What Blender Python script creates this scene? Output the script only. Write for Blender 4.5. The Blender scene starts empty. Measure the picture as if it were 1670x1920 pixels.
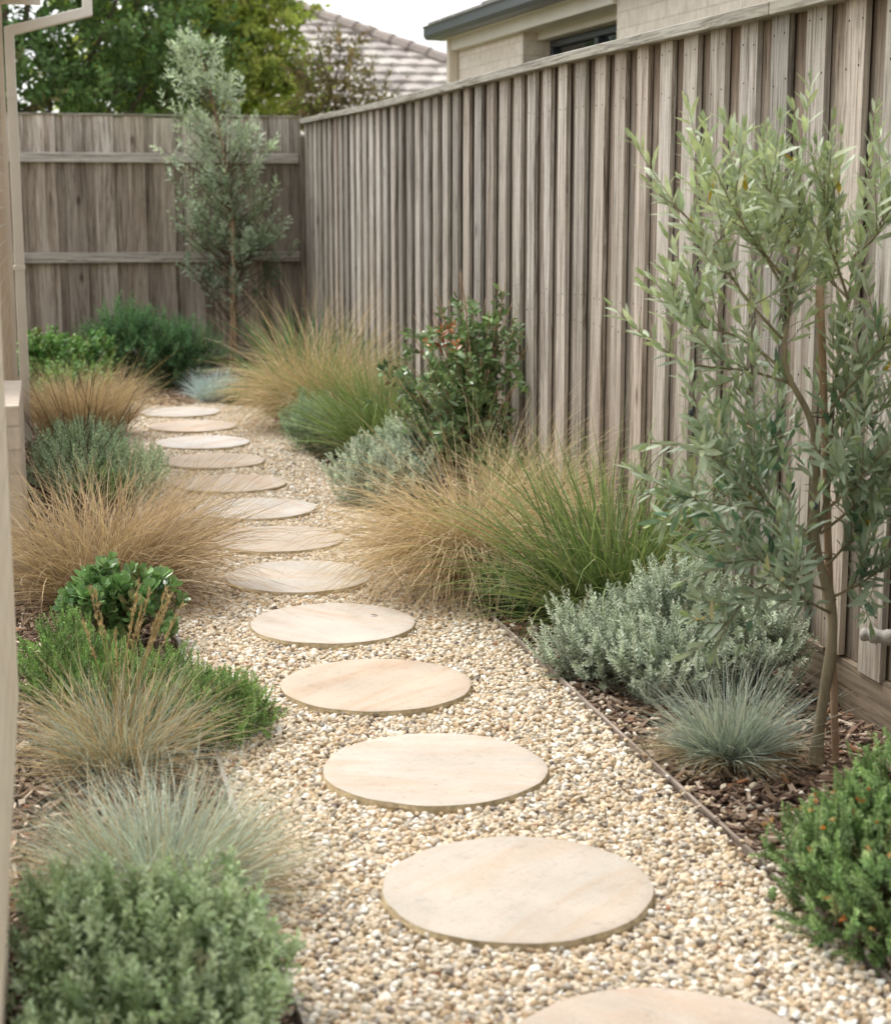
# Side garden of a house: stepping-stone path between planted beds, timber fences, olive trees.
import bpy, math
import numpy as np
from math import radians, sin, cos, pi

S = bpy.context.scene
COL = S.collection

def hexlin(h, k=1.0):
    h = h.lstrip('#')
    c = np.array([int(h[i:i + 2], 16) / 255.0 for i in (0, 2, 4)])
    c = np.where(c <= 0.04045, c / 12.92, ((c + 0.055) / 1.055) ** 2.4)
    return c * k

def pal(*hs, k=1.0):
    return np.array([hexlin(h, k) for h in hs])

# ------------------------------------------------------------------ object helpers
def tag(o, label=None, cat=None, group=None, kind=None):
    if label: o['label'] = label
    if cat: o['category'] = cat
    if group: o['group'] = group
    if kind: o['kind'] = kind
    return o

def thing(name, loc, label, cat, group=None, rz=0.0):
    o = bpy.data.objects.new(name, None)
    o.empty_display_size = 0.1
    COL.objects.link(o)
    o.location = loc
    o.rotation_euler = (0, 0, rz)
    return tag(o, label, cat, group)

class Buf:
    """collects vertices, faces and a colour per vertex; builds ONE mesh object"""
    def __init__(s):
        s.v = []; s.c = []; s.f = {}; s.n = 0
    def add(s, V, C, **faces):
        V = np.asarray(V, float).reshape(-1, 3)
        C = np.asarray(C, float)
        if C.ndim == 1: C = np.tile(C, (len(V), 1))
        if C.shape[1] == 3: C = np.hstack([C, np.ones((len(C), 1))])
        s.v.append(V); s.c.append(C)
        for F in faces.values():
            F = np.asarray(F, np.int64)
            s.f.setdefault(F.shape[1], []).append(F + s.n)
        s.n += len(V)
    def box(s, x0, x1, y0, y1, z0, z1, C=(1, 1, 1), top=None):
        """top: optional (z at y0, z at y1) so the upper face can slope along y"""
        za, zb = top if top else (z1, z1)
        V = [(x0, y0, z0), (x1, y0, z0), (x1, y1, z0), (x0, y1, z0), (x0, y0, za), (x1, y0, za), (x1, y1, zb), (x0, y1, zb)]
        F = [(0, 3, 2, 1), (4, 5, 6, 7), (0, 1, 5, 4), (1, 2, 6, 5), (2, 3, 7, 6), (3, 0, 4, 7)]
        s.add(V, np.array(C, float), q=F)
    def build(s, name, mat, parent=None, smooth=False, loc=None):
        V = np.concatenate(s.v); C = np.concatenate(s.c)
        me = bpy.data.meshes.new(name)
        ks = sorted(s.f)
        Fs = [np.concatenate(s.f[k]) for k in ks]
        loops = np.concatenate([F.ravel() for F in Fs])
        tot = np.concatenate([np.full(len(F), F.shape[1]) for F in Fs])
        start = np.concatenate([[0], np.cumsum(tot)[:-1]])
        me.vertices.add(len(V)); me.vertices.foreach_set('co', V.ravel().astype(np.float32))
        me.loops.add(len(loops)); me.loops.foreach_set('vertex_index', loops.astype(np.int32))
        me.polygons.add(len(tot))
        me.polygons.foreach_set('loop_start', start.astype(np.int32))
        me.polygons.foreach_set('loop_total', tot.astype(np.int32))
        me.polygons.foreach_set('use_smooth', np.full(len(tot), smooth, dtype=bool))
        a = me.color_attributes.new('Col', 'FLOAT_COLOR', 'POINT')
        a.data.foreach_set('color', C.ravel().astype(np.float32))
        me.update(calc_edges=True)
        me.materials.append(mat)
        o = bpy.data.objects.new(name, me)
        COL.objects.link(o)
        if loc is not None: o.location = loc
        if parent: o.parent = parent
        return o

def bevel(o, w=0.003, seg=2):
    m = o.modifiers.new('Bevel', 'BEVEL'); m.width = w; m.segments = seg; m.limit_method = 'ANGLE'
    return o

# ------------------------------------------------------------------ node helpers
def new_mat(name):
    m = bpy.data.materials.new(name); m.use_nodes = True
    nt = m.node_tree; nt.nodes.clear()
    out = nt.nodes.new('ShaderNodeOutputMaterial')
    return m, nt, out

class NT:
    def __init__(s, nt): s.nt = nt
    def n(s, t, **kw):
        x = s.nt.nodes.new(t)
        for k, v in kw.items(): setattr(x, k, v)
        return x
    def l(s, a, b): s.nt.links.new(a, b)
    def math(s, op, a, b=None):
        x = s.n('ShaderNodeMath', operation=op)
        for i, q in enumerate((a, b)):
            if q is None: continue
            if isinstance(q, (int, float)): x.inputs[i].default_value = q
            else: s.l(q, x.inputs[i])
        return x.outputs[0]
    def mix(s, fac, a, b, mode='MIX'):
        x = s.n('ShaderNodeMix', data_type='RGBA', blend_type=mode)
        for sock, q in ((x.inputs[0], fac), (x.inputs[6], a), (x.inputs[7], b)):
            if isinstance(q, (int, float)): sock.default_value = q
            elif isinstance(q, (tuple, list, np.ndarray)): sock.default_value = (*q[:3], 1)
            else: s.l(q, sock)
        return x.outputs[2]
    def noise(s, vec, scale, detail=3, rough=0.55, dist=0.0):
        x = s.n('ShaderNodeTexNoise'); x.inputs['Scale'].default_value = scale
        x.inputs['Detail'].default_value = detail; x.inputs['Roughness'].default_value = rough
        x.inputs['Distortion'].default_value = dist
        if vec is not None: s.l(vec, x.inputs['Vector'])
        return x.outputs[0]
    def ramp(s, fac, *stops):
        x = s.n('ShaderNodeValToRGB'); e = x.color_ramp.elements
        while len(e) < len(stops): e.new(0.5)
        for i, (p, c) in enumerate(stops):
            e[i].position = p
            e[i].color = (c, c, c, 1) if isinstance(c, (int, float)) else (*c[:3], 1)
        s.l(fac, x.inputs[0])
        return x.outputs[0]
    def mapping(s, vec, scale=(1, 1, 1), rot=(0, 0, 0), loc=None):
        x = s.n('ShaderNodeMapping'); x.inputs['Scale'].default_value = scale; x.inputs['Rotation'].default_value = rot
        s.l(vec, x.inputs['Vector'])
        if loc is not None:
            if isinstance(loc, tuple): x.inputs['Location'].default_value = loc
            else: s.l(loc, x.inputs['Location'])
        return x.outputs[0]
    def bump(s, h, strength=0.3, dist=0.01):
        x = s.n('ShaderNodeBump'); x.inputs['Strength'].default_value = strength; x.inputs['Distance'].default_value = dist
        s.l(h, x.inputs['Height'])
        return x.outputs[0]

def bsdf(N, out, color, rough=0.6, spec=0.3, normal=None):
    p = N.n('ShaderNodeBsdfPrincipled')
    if isinstance(color, (tuple, list, np.ndarray)): p.inputs['Base Color'].default_value = (*color[:3], 1)
    else: N.l(color, p.inputs['Base Color'])
    if isinstance(rough, (int, float)): p.inputs['Roughness'].default_value = rough
    else: N.l(rough, p.inputs['Roughness'])
    p.inputs['Specular IOR Level'].default_value = spec
    if normal is not None: N.l(normal, p.inputs['Normal'])
    if out is not None: N.l(p.outputs[0], out.inputs[0])
    return p

def leaf_mat(name, rough=0.5, trans=0.3, spec=0.35, back=None, back_mix=0.6, bright=1.0):
    m, nt, out = new_mat(name); N = NT(nt)
    a = N.n('ShaderNodeAttribute', attribute_name='Col')
    geo = N.n('ShaderNodeNewGeometry')
    nz = N.noise(geo.outputs['Position'], 35, 2)
    col = N.mix(1.0, a.outputs['Color'], N.ramp(nz, (0.25, 0.72 * bright), (0.75, 1.2 * bright)), 'MULTIPLY')
    if back is not None:
        f = N.math('MULTIPLY', geo.outputs['Backfacing'], back_mix)
        col = N.mix(f, col, back)
    p = bsdf(N, None, col, rough, spec)
    t = N.n('ShaderNodeBsdfTranslucent'); N.l(N.mix(0.35, col, (0.9, 1.0, 0.45), 'MULTIPLY'), t.inputs[0])
    mx = N.n('ShaderNodeMixShader'); mx.inputs[0].default_value = trans
    N.l(p.outputs[0], mx.inputs[1]); N.l(t.outputs[0], mx.inputs[2]); N.l(mx.outputs[0], out.inputs[0])
    return m

def plain_mat(name, col, rough=0.6, spec=0.3, var=0.15, scale=6.0, bump=0.0, bscale=60, metallic=0.0):
    m, nt, out = new_mat(name); N = NT(nt)
    tc = N.n('ShaderNodeTexCoord')
    nz = N.noise(tc.outputs['Object'], scale, 5, 0.6)
    c = N.mix(1.0, col, N.ramp(nz, (0.3, 1 - var), (0.7, 1 + var)), 'MULTIPLY')
    nrm = None
    if bump: nrm = N.bump(N.noise(tc.outputs['Object'], bscale, 4), bump, 0.004)
    p = bsdf(N, out, c, rough, spec, nrm)
    p.inputs['Metallic'].default_value = metallic
    return m

def bark_mat(name, dark, light, scale=30):
    m, nt, out = new_mat(name); N = NT(nt)
    tc = N.n('ShaderNodeTexCoord')
    v = N.mapping(tc.outputs['Object'], (1, 1, 0.25))
    nz = N.noise(v, scale, 5, 0.65)
    c = N.ramp(nz, (0.3, dark), (0.7, light))
    bsdf(N, out, c, 0.8, 0.2, N.bump(nz, 0.5, 0.004))
    return m

def wood_mat(name, axis='Z', stain=0.5, bright=1.0):
    """weathered timber: Col = board tint, Col alpha = a random offset per board"""
    m, nt, out = new_mat(name); N = NT(nt)
    a = N.n('ShaderNodeAttribute', attribute_name='Col')
    tc = N.n('ShaderNodeTexCoord')
    off = N.n('ShaderNodeCombineXYZ')
    r = N.math('MULTIPLY', a.outputs['Alpha'], 37.0)
    for i in range(3): N.l(r, off.inputs[i])
    sc = {'Z': (1, 1, 0.045), 'Y': (1, 0.045, 1), 'X': (0.045, 1, 1)}[axis]
    v = N.mapping(tc.outputs['Object'], sc, loc=off.outputs[0])
    sc2 = {'Z': (1, 1, 0.3), 'Y': (1, 0.3, 1), 'X': (0.3, 1, 1)}[axis]
    v2 = N.mapping(tc.outputs['Object'], sc2, loc=off.outputs[0])
    grain = N.noise(v, 85, 6, 0.7, 0.35)
    broad = N.noise(v, 16, 4, 0.6, 1.2)
    blot = N.noise(v2, 6, 4, 0.6)
    fine = N.noise(v, 320, 3, 0.6)
    c = N.mix(1.0, a.outputs['Color'], N.ramp(grain, (0.27, 0.42 * bright), (0.5, 0.98 * bright), (0.74, 1.28 * bright)), 'MULTIPLY')
    c = N.mix(N.math('MULTIPLY', N.ramp(broad, (0.50, 0.0), (0.72, 1.0)), stain), c, N.mix(1.0, c, hexlin('#8a7460'), 'MULTIPLY'))
    c = N.mix(N.math('MULTIPLY', N.ramp(blot, (0.52, 0.0), (0.78, 1.0)), 0.5), c, N.mix(1.0, c, hexlin('#bdb3a3'), 'MULTIPLY'))
    streak = N.noise(v, 55, 7, 0.75, 0.6)
    c = N.mix(N.math('MULTIPLY', N.ramp(streak, (0.52, 0.0), (0.62, 1.0)), 0.7), c, N.mix(1.0, c, hexlin('#7a6856'), 'MULTIPLY'))
    sc3 = {'Z': (0.25, 0.25, 5.0), 'Y': (0.25, 5.0, 0.25), 'X': (5.0, 0.25, 0.25)}[axis]
    saw = N.noise(N.mapping(tc.outputs['Object'], sc3, loc=off.outputs[0]), 22, 2, 0.5)
    c = N.mix(0.10, c, N.mix(1.0, c, N.ramp(saw, (0.35, 0.72), (0.6, 1.1)), 'MULTIPLY'))
    # knots
    vo = N.n('ShaderNodeTexVoronoi'); vo.inputs['Scale'].default_value = 4.5
    sck = {'Z': (1.0, 1.0, 0.42), 'Y': (1.0, 0.42, 1.0), 'X': (0.42, 1.0, 1.0)}[axis]
    N.l(N.mapping(tc.outputs['Object'], sck, loc=off.outputs[0]), vo.inputs['Vector'])
    c = N.mix(N.math('MULTIPLY', N.ramp(vo.outputs['Distance'], (0.03, 1.0), (0.10, 0.0)), 0.75), c, N.mix(1.0, c, hexlin('#6b5440'), 'MULTIPLY'))
    h = N.math('ADD', N.math('MULTIPLY', grain, 0.7), N.math('MULTIPLY', fine, 0.3))
    bsdf(N, out, c, 0.85, 0.15, N.bump(h, 0.55, 0.004))
    return m

# ------------------------------------------------------------------ geometry generators
def rnd(seed): return np.random.default_rng(seed)

def unit(v): return v / np.maximum(np.linalg.norm(v, axis=-1, keepdims=True), 1e-9)

def pick(R, P, n, spread=0.12):
    return P[R.integers(0, len(P), n)] * (1 + R.normal(0, spread, (n, 1)))

def catmull(P, per=6):
    P = np.asarray(P, float)
    if len(P) < 3:
        t = np.linspace(0, 1, per + 1)[:, None]
        return P[0] * (1 - t) + P[-1] * t
    Q = np.vstack([2 * P[0] - P[1], P, 2 * P[-1] - P[-2]])
    out = []
    for i in range(1, len(Q) - 2):
        t = np.linspace(0, 1, per, endpoint=False)[:, None]
        a, b, c, d = Q[i - 1], Q[i], Q[i + 1], Q[i + 2]
        out.append(0.5 * (2 * b + (c - a) * t + (2 * a - 5 * b + 4 * c - d) * t ** 2 + (3 * b - a - 3 * c + d) * t ** 3))
    out.append(Q[-2][None])
    return np.concatenate(out)

def tubes(B, P, R, C, sides=5):
    """P (N,m,3) centre lines, R (N,m) or (m,) radii, C colour (3,) or (N,3)"""
    P = np.asarray(P, float)
    if P.ndim == 2: P = P[None]
    N_, m = P.shape[:2]
    R = np.broadcast_to(np.asarray(R, float), (N_, m))
    T = unit(np.gradient(P, axis=1))
    ref = np.where(np.abs(T[..., 2:3]) > 0.92, np.array([1.0, 0.1, 0]), np.array([0.03, 0.02, 1.0]))
    ref = np.broadcast_to(ref[:, :1], T.shape)
    U = unit(np.cross(T, ref)); W = np.cross(T, U)
    ang = np.arange(sides) * 2 * pi / sides
    V = P[:, :, None] + R[:, :, None, None] * (U[:, :, None] * np.cos(ang)[:, None] + W[:, :, None] * np.sin(ang)[:, None])
    base = (np.arange(N_) * m * sides)[:, None, None]
    i = np.arange(m - 1)[None, :, None] * sides; j = np.arange(sides)[None, None]
    j2 = (j + 1) % sides
    q = np.stack([base + i + j, base + i + j2, base + i + sides + j2, base + i + sides + j], -1).reshape(-1, 4)
    C = np.asarray(C, float)
    if C.ndim == 2: C = np.repeat(C, m * sides, axis=0)
    B.add(V.reshape(-1, 3), C, q=q)
    tip = np.arange(sides - 2)
    capt = np.stack([np.full_like(tip, 0), tip + 1, tip + 2], -1) + (m - 1) * sides
    B.f.setdefault(3, []).append((capt[None] + base).reshape(-1, 3) + B.n - N_ * m * sides)

LEAF = {
    'diamond': ([(0, 0), (.45, -.5), (1, 0), (.45, .5)], [(0, 1, 2), (0, 2, 3)], []),
    'lance': ([(0, 0), (.32, -.46), (.32, 0), (.32, .46), (.68, -.42), (.70, 0), (.68, .42), (1, 0)],
              [(0, 1, 2), (0, 2, 3), (4, 7, 5), (5, 7, 6)], [(1, 4, 5, 2), (2, 5, 6, 3)]),
    'obov': ([(0, 0), (.38, -.26), (.38, 0), (.38, .26), (.76, -.5), (.76, 0), (.76, .5), (.95, -.27), (1, 0), (.95, .27)],
             [(0, 1, 2), (0, 2, 3)], [(1, 4, 5, 2), (2, 5, 6, 3), (4, 7, 8, 5), (5, 8, 9, 6)]),
    'oval': ([(0, 0), (.25, -.38), (.25, 0), (.25, .38), (.6, -.5), (.6, 0), (.6, .5), (.88, -.28), (1, 0), (.88, .28)],
             [(0, 1, 2), (0, 2, 3)], [(1, 4, 5, 2), (2, 5, 6, 3), (4, 7, 8, 5), (5, 8, 9, 6)]),
}

def leaves(B, P, D, Nn, L, W, C, shape='lance', fold=0.25, curl=0.15):
    tv, tt, tq = LEAF[shape]
    tv = np.array(tv, float); k = len(tv); n = len(P)
    D = unit(D); X = unit(np.cross(D, Nn)); Z = np.cross(X, D)
    L = np.broadcast_to(np.asarray(L, float), (n,)); W = np.broadcast_to(np.asarray(W, float), (n,))
    curl = np.broadcast_to(np.asarray(curl, float), (n,))
    al = tv[:, 0][None] * L[:, None]; ac = tv[:, 1][None] * W[:, None]
    up = np.abs(ac) * fold - curl[:, None] * L[:, None] * tv[:, 0][None] ** 2
    V = P[:, None] + D[:, None] * al[..., None] + X[:, None] * ac[..., None] + Z[:, None] * up[..., None]
    base = (np.arange(n) * k)[:, None, None]
    f = {}
    if tt: f['t'] = (np.array(tt)[None] + base).reshape(-1, 3)
    if tq: f['q'] = (np.array(tq)[None] + base).reshape(-1, 4)
    B.add(V.reshape(-1, 3), np.repeat(C, k, axis=0), **f)

def blades(B, R, n, R0, L, tilt, droop, w, base_pal, tip_pal, segs=7, out=0.75, power=1.4, center=(0, 0), zmin=0.004, azc=0.5, kink=0.07, az0=None, azspread=None):
    """arching grass blades; L, tilt, droop are (low, high) ranges"""
    rr = np.sqrt(R.random(n)) * R0; th = R.random(n) * 2 * pi
    bx = center[0] + rr * np.cos(th); by = center[1] + rr * np.sin(th)
    az = np.where(R.random(n) < out, th + R.normal(0, 0.55, n), R.random(n) * 2 * pi)
    if az0 is not None: az = az0 + R.normal(0, azspread, n)
    q = R.random(n)
    ln = L[0] + (L[1] - L[0]) * R.beta(2.2, 1.6, n)
    t0 = tilt[0] + (tilt[1] - tilt[0]) * (0.65 * q + 0.35 * rr / max(R0, 1e-6))
    dr = droop[0] + (droop[1] - droop[0]) * R.random(n)
    t = np.linspace(0, 1, segs + 1)
    wig = np.cumsum(R.normal(0, kink, (n, segs + 1)), 1); wig[:, 0] = 0
    snap = np.where(R.random(n) < 0.05, R.uniform(0.35, 0.8, n), 2.0)      # a few blades are bent over
    ang = np.clip(t0[:, None] + dr[:, None] * t[None] ** power + wig + R.uniform(0.5, 1.3, (n, 1)) * (t[None] > snap[:, None]), 0, 2.85)
    azt = az[:, None] + R.normal(0, azc, (n, 1)) * t[None] ** 1.5 + np.cumsum(R.normal(0, kink * 1.5, (n, segs + 1)), 1)
    st = (ln / segs)[:, None]
    am = 0.5 * (ang[:, 1:] + ang[:, :-1]); zm = 0.5 * (azt[:, 1:] + azt[:, :-1])
    X = np.concatenate([np.zeros((n, 1)), np.cumsum(st * np.sin(am) * np.cos(zm), 1)], 1) + bx[:, None]
    Y = np.concatenate([np.zeros((n, 1)), np.cumsum(st * np.sin(am) * np.sin(zm), 1)], 1) + by[:, None]
    Z = np.concatenate([np.zeros((n, 1)), np.cumsum(st * np.cos(am), 1)], 1)
    zf = zmin + R.random((n, 1)) * 0.02
    Z = np.where(t[None] > 0.15, np.maximum(Z, zf), Z)
    P = np.stack([X, Y, Z], -1)
    hv = np.stack([-np.sin(azt), np.cos(azt), np.zeros_like(azt)], -1)
    T = unit(np.gradient(P, axis=1)); nv = np.cross(T, hv)
    tw = R.normal(0, 0.7, (n, 1)) + R.normal(0, 0.9, (n, 1)) * t[None]
    side = hv * np.cos(tw)[..., None] + nv * np.sin(tw)[..., None]
    wd = (w[0] + (w[1] - w[0]) * R.random(n))[:, None] * (0.55 + 0.45 * np.minimum(1, t * 4))[None] * np.maximum(0.08, (1 - t[None] ** 1.7))
    V = np.stack([P - side * wd[..., None] * 0.5, P + side * wd[..., None] * 0.5], 2)
    m = segs + 1
    cb = pick(R, base_pal, n, 0.2); ct = pick(R, tip_pal, n, 0.2)
    f = (t ** 0.8)[None, :, None]
    C = cb[:, None] * (1 - f) + ct[:, None] * f
    C = np.repeat(C[:, :, None], 2, 2).reshape(-1, 3)
    b = (np.arange(n) * m * 2)[:, None]; i = np.arange(segs)[None] * 2
    qd = np.stack([b + i, b + i + 1, b + i + 3, b + i + 2], -1).reshape(-1, 4)
    B.add(V.reshape(-1, 3), C, q=qd)

def shoots(LB, SB, R, P, D, Ls, K, ll, lw, Pal, tip_pal=None, ang=(1.1, 0.45), shape='diamond', up=0.35, fold=0.25, curl=0.15,
           stem_r=0.0015, stem_col=None, whorl=2, start=0.12, dark=0.55):
    """N leafy shoots. P base (N,3), D direction, Ls length (N,), K leaves on each"""
    N_ = len(P); D = unit(D)
    Ls = np.broadcast_to(np.asarray(Ls, float), (N_,))
    seg = 5
    t = np.linspace(0, 1, seg)
    upv = np.array([0, 0, 1.0])
    bend = unit(D + R.normal(0, 0.18, (N_, 3)) + upv * up)
    path = lambda tt: P[:, None] + Ls[:, None, None] * (D[:, None] * (tt[None, :, None] - 0.5 * tt[None, :, None] ** 2) + bend[:, None] * 0.5 * tt[None, :, None] ** 2)
    pts = path(t)
    if SB is not None:
        sc = stem_col if stem_col is not None else hexlin('#6a5a44')
        tubes(SB, pts, np.linspace(stem_r, stem_r * 0.45, seg), np.tile(sc, (N_, 1)) * (1 + R.normal(0, .15, (N_, 1))), 3)
    k = np.arange(K)
    tt = start + (1 - start) * ((k // whorl) / max(1, (K - 1) // whorl))
    LP = path(tt)
    TD = unit(D[:, None] * (1 - tt[None, :, None]) + bend[:, None] * tt[None, :, None])
    phi = (k // whorl) * 1.7 + (k % whorl) * (2 * pi / whorl)
    phi = phi[None] + R.random((N_, 1)) * 6.28 + R.normal(0, 0.25, (N_, K))
    ref = np.where(np.abs(TD[..., 2:3]) > 0.9, np.array([1.0, 0, 0]), np.array([0, 0, 1.0]))
    U = unit(np.cross(TD, ref)); W = np.cross(TD, U)
    rad = U * np.cos(phi)[..., None] + W * np.sin(phi)[..., None]
    a = ang[0] + (ang[1] - ang[0]) * tt[None] ** 1.5 + R.normal(0, 0.15, (N_, K))
    LD = TD * np.cos(a)[..., None] + rad * np.sin(a)[..., None]
    LN = TD * np.sin(a)[..., None] - rad * np.cos(a)[..., None] + R.normal(0, 0.2, (N_, K, 3))
    sz = (0.75 + 0.5 * R.random((N_, K))) * (1 - 0.45 * tt[None] ** 4) * (0.8 + 0.4 * R.random((N_, 1)))
    cs = pick(R, Pal, N_, 0.15)
    dead = R.random(N_) < 0.025                                          # a few browned sprigs
    cs = np.where(dead[:, None], cs * 0.4 + hexlin('#8a6f4c') * 0.6, cs)
    cs = cs[:, None] * (1 + R.normal(0, 0.14, (N_, K, 1)))
    if tip_pal is not None:
        f = np.clip((tt - 0.55) / 0.45, 0, 1)[None, :, None] * R.random((N_, 1, 1))
        cs = cs * (1 - f) + pick(R, tip_pal, N_, 0.08)[:, None] * f
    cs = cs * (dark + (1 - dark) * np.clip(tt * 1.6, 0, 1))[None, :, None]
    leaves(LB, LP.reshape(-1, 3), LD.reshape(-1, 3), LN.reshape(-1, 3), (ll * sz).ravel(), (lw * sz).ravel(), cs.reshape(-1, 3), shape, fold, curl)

def dome(R, n, lumps, rmin=0.55, below=0.1, lump_noise=0.12):
    """points through a group of ellipsoids (cx,cy,cz,a,b,c): returns points and outward directions"""
    vol = np.array([l[3] * l[4] + l[3] * l[5] + l[4] * l[5] for l in lumps]); vol = vol / vol.sum()
    which = R.choice(len(lumps), n, p=vol)
    d = unit(R.normal(0, 1, (n, 3)))
    d[:, 2] = np.where((d[:, 2] < 0) & (R.random(n) > below * 2), -d[:, 2], d[:, 2])
    ph = R.random((6, 3)) * 6.28; fr = R.normal(0, 3.2, (6, 3))
    bump = sum(np.sin(d @ fr[i] + ph[i, 0] + which * 1.7) for i in range(6)) / 3.0
    r = (rmin ** 3 + (1 - rmin ** 3) * R.random(n)) ** (1 / 3) * (1 + lump_noise * bump)
    Lm = np.array(lumps)[which]
    p = Lm[:, :3] + d * r[:, None] * Lm[:, 3:6]
    nrm = unit(d / Lm[:, 3:6])
    return p, nrm

def shrub(name, loc, label, cat, seed, lumps, n, Ls, K, ll, lw, Pal, tip_pal=None, mat=None, shape='diamond', up=0.5, outw=1.0, rmin=0.5,
          ang=(1.1, 0.45), stem_mat=None, stem_col=None, nstem=40, whorl=2, below=0.12, fold=0.25, curl=0.15, jit=0.35, stem_r=0.0014, lump_noise=0.12, group=None, root=0.05, extra=None):
    R = rnd(seed)
    o = thing(name, loc, label, cat, group)
    LB, SB = Buf(), Buf()
    p, nr = dome(R, n, lumps, rmin, below, lump_noise)
    D = unit(nr * outw + np.array([0, 0, up]) + R.normal(0, jit, (n, 3)))
    ls = Ls[0] + (Ls[1] - Ls[0]) * R.random(n)
    base = p - D * ls[:, None] * 0.8
    base[:, 2] = np.maximum(base[:, 2], 0.01)
    shoots(LB, SB, R, base, D, ls, K, ll, lw, Pal, tip_pal, ang, shape, 0.35, fold, curl, stem_r, stem_col, whorl)
    # woody stems from the crown of the root to some of the shoots
    idx = R.choice(n, min(nstem, n), replace=False)
    m = 8; t = np.linspace(0, 1, m)[None, :, None]
    r0 = np.concatenate([R.normal(0, root, (len(idx), 2)), np.full((len(idx), 1), -0.01)], 1)
    lo = np.array(lumps)
    ctr = lo[np.argmin(np.linalg.norm(lo[None, :, :2] - base[idx][:, None, :2], axis=-1), axis=1), :2]
    r0[:, :2] += ctr * 0.8
    mid = 0.5 * (r0 + base[idx]) + np.array([0, 0, 0.25]) * np.linalg.norm(base[idx] - r0, axis=1)[:, None]
    path = (1 - t) ** 2 * r0[:, None] + 2 * t * (1 - t) * mid[:, None] + t ** 2 * base[idx][:, None]
    tubes(SB, path, np.linspace(stem_r * 2.6, stem_r, m), np.tile(stem_col if stem_col is not None else hexlin('#6a5a44'), (len(idx), 1)), 4)
    if extra: extra(LB)
    LB.build('leaves', mat, o)
    SB.build('stems', stem_mat, o, smooth=True)
    return o

# ------------------------------------------------------------------ materials
M = {}
M['fence'] = wood_mat('weathered_paling', 'Z', 0.75, 1.04)
M['fence_y'] = wood_mat('weathered_rail_long', 'Y', 0.3, 1.0)
M['fence_x'] = wood_mat('weathered_rail_cross', 'X', 0.35, 1.0)
M['nail'] = plain_mat('rusty_nail', hexlin('#3a2f28'), 0.6, 0.3)
M['edging'] = wood_mat('edging_timber', 'Y', 0.3, 1.0)
M['trim'] = plain_mat('cream_paint', hexlin('#e9e2d4'), 0.45, 0.35, 0.05, 4)
M['pale_trim'] = plain_mat('pale_cream_paint', hexlin('#e2d6c2'), 0.5, 0.3, 0.05, 4)
M['gutter'] = plain_mat('blue_grey_gutter', hexlin('#54585a'), 0.35, 0.5, 0.06, 3)
M['window_frame'] = plain_mat('charcoal_frame', hexlin('#3d4448'), 0.4, 0.5, 0.05)
M['grey_metal'] = plain_mat('dull_grey_metal', hexlin('#9d978e'), 0.6, 0.35, 0.3, 40, 0.4, 200)
M['bamboo'] = bark_mat('stake_wood', hexlin('#957a62'), hexlin('#bd9f82'), 22)
M['olive_bark'] = bark_mat('olive_bark', hexlin('#6d6350'), hexlin('#a2957a'), 28)
M['stem'] = leaf_mat('plant_stem', 0.8, 0.0, 0.15)
M['bark'] = bark_mat('tree_bark', hexlin('#4a4034'), hexlin('#7a6d5a'), 12)

M['grass'] = leaf_mat('grass_blade', 0.55, 0.30, 0.3)
M['dry'] = leaf_mat('dry_grass_blade', 0.65, 0.30, 0.2)
M['silver'] = leaf_mat('silver_leaf', 0.7, 0.30, 0.2)
M['green'] = leaf_mat('green_leaf', 0.5, 0.30, 0.35)
M['glossy'] = leaf_mat('glossy_leaf', 0.30, 0.2, 0.55)
M['olive'] = leaf_mat('olive_leaf', 0.42, 0.26, 0.45, hexlin('#aab49a'), 0.65)
M['far'] = leaf_mat('far_tree_leaf', 0.5, 0.45, 0.3)

def brick_mat(name, c1, c2, mortar, bump=0.5, face='YZ', bw=0.24, bh=0.086):
    m, nt, out = new_mat(name); N = NT(nt)
    tc = N.n('ShaderNodeTexCoord')
    sp = N.n('ShaderNodeSeparateXYZ'); N.l(tc.outputs['Object'], sp.inputs[0])
    cb = N.n('ShaderNodeCombineXYZ')
    N.l(N.math('ADD', sp.outputs[0], sp.outputs[1]), cb.inputs[0]); N.l(sp.outputs[2], cb.inputs[1])
    b = N.n('ShaderNodeTexBrick'); N.l(cb.outputs[0], b.inputs['Vector'])
    b.inputs['Scale'].default_value = 1.0; b.inputs['Brick Width'].default_value = bw; b.inputs['Row Height'].default_value = bh
    b.inputs['Mortar Size'].default_value = 0.005; b.inputs['Mortar Smooth'].default_value = 0.2
    b.inputs['Color1'].default_value = (*c1, 1); b.inputs['Color2'].default_value = (*c2, 1); b.inputs['Mortar'].default_value = (*mortar, 1)
    nz = N.noise(tc.outputs['Object'], 22, 5, 0.65)
    c = N.mix(1.0, b.outputs['Color'], N.ramp(nz, (0.3, 0.86), (0.7, 1.12)), 'MULTIPLY')
    h = N.math('ADD', N.math('MULTIPLY', b.outputs['Fac'], -1.0), N.math('MULTIPLY', nz, 0.4))
    bsdf(N, out, c, 0.85, 0.2, N.bump(h, bump, 0.006))
    return m

M['brick'] = brick_mat('tan_brick', hexlin('#b59d82'), hexlin('#c6b094'), hexlin('#cdc1ae'))
M['cream_brick'] = brick_mat('cream_brick', hexlin('#e3d6c2'), hexlin('#eadfce'), hexlin('#d8cbb6'), 0.2)
M['pale_brick'] = brick_mat('pale_brick', hexlin('#e8d9c2'), hexlin('#efe2cd'), hexlin('#dccdb6'), 0.6)

M['ledge_brick'] = brick_mat('ledge_brick', hexlin('#bfb1a0'), hexlin('#c9bcab'), hexlin('#b3a696'), 0.5)

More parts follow.
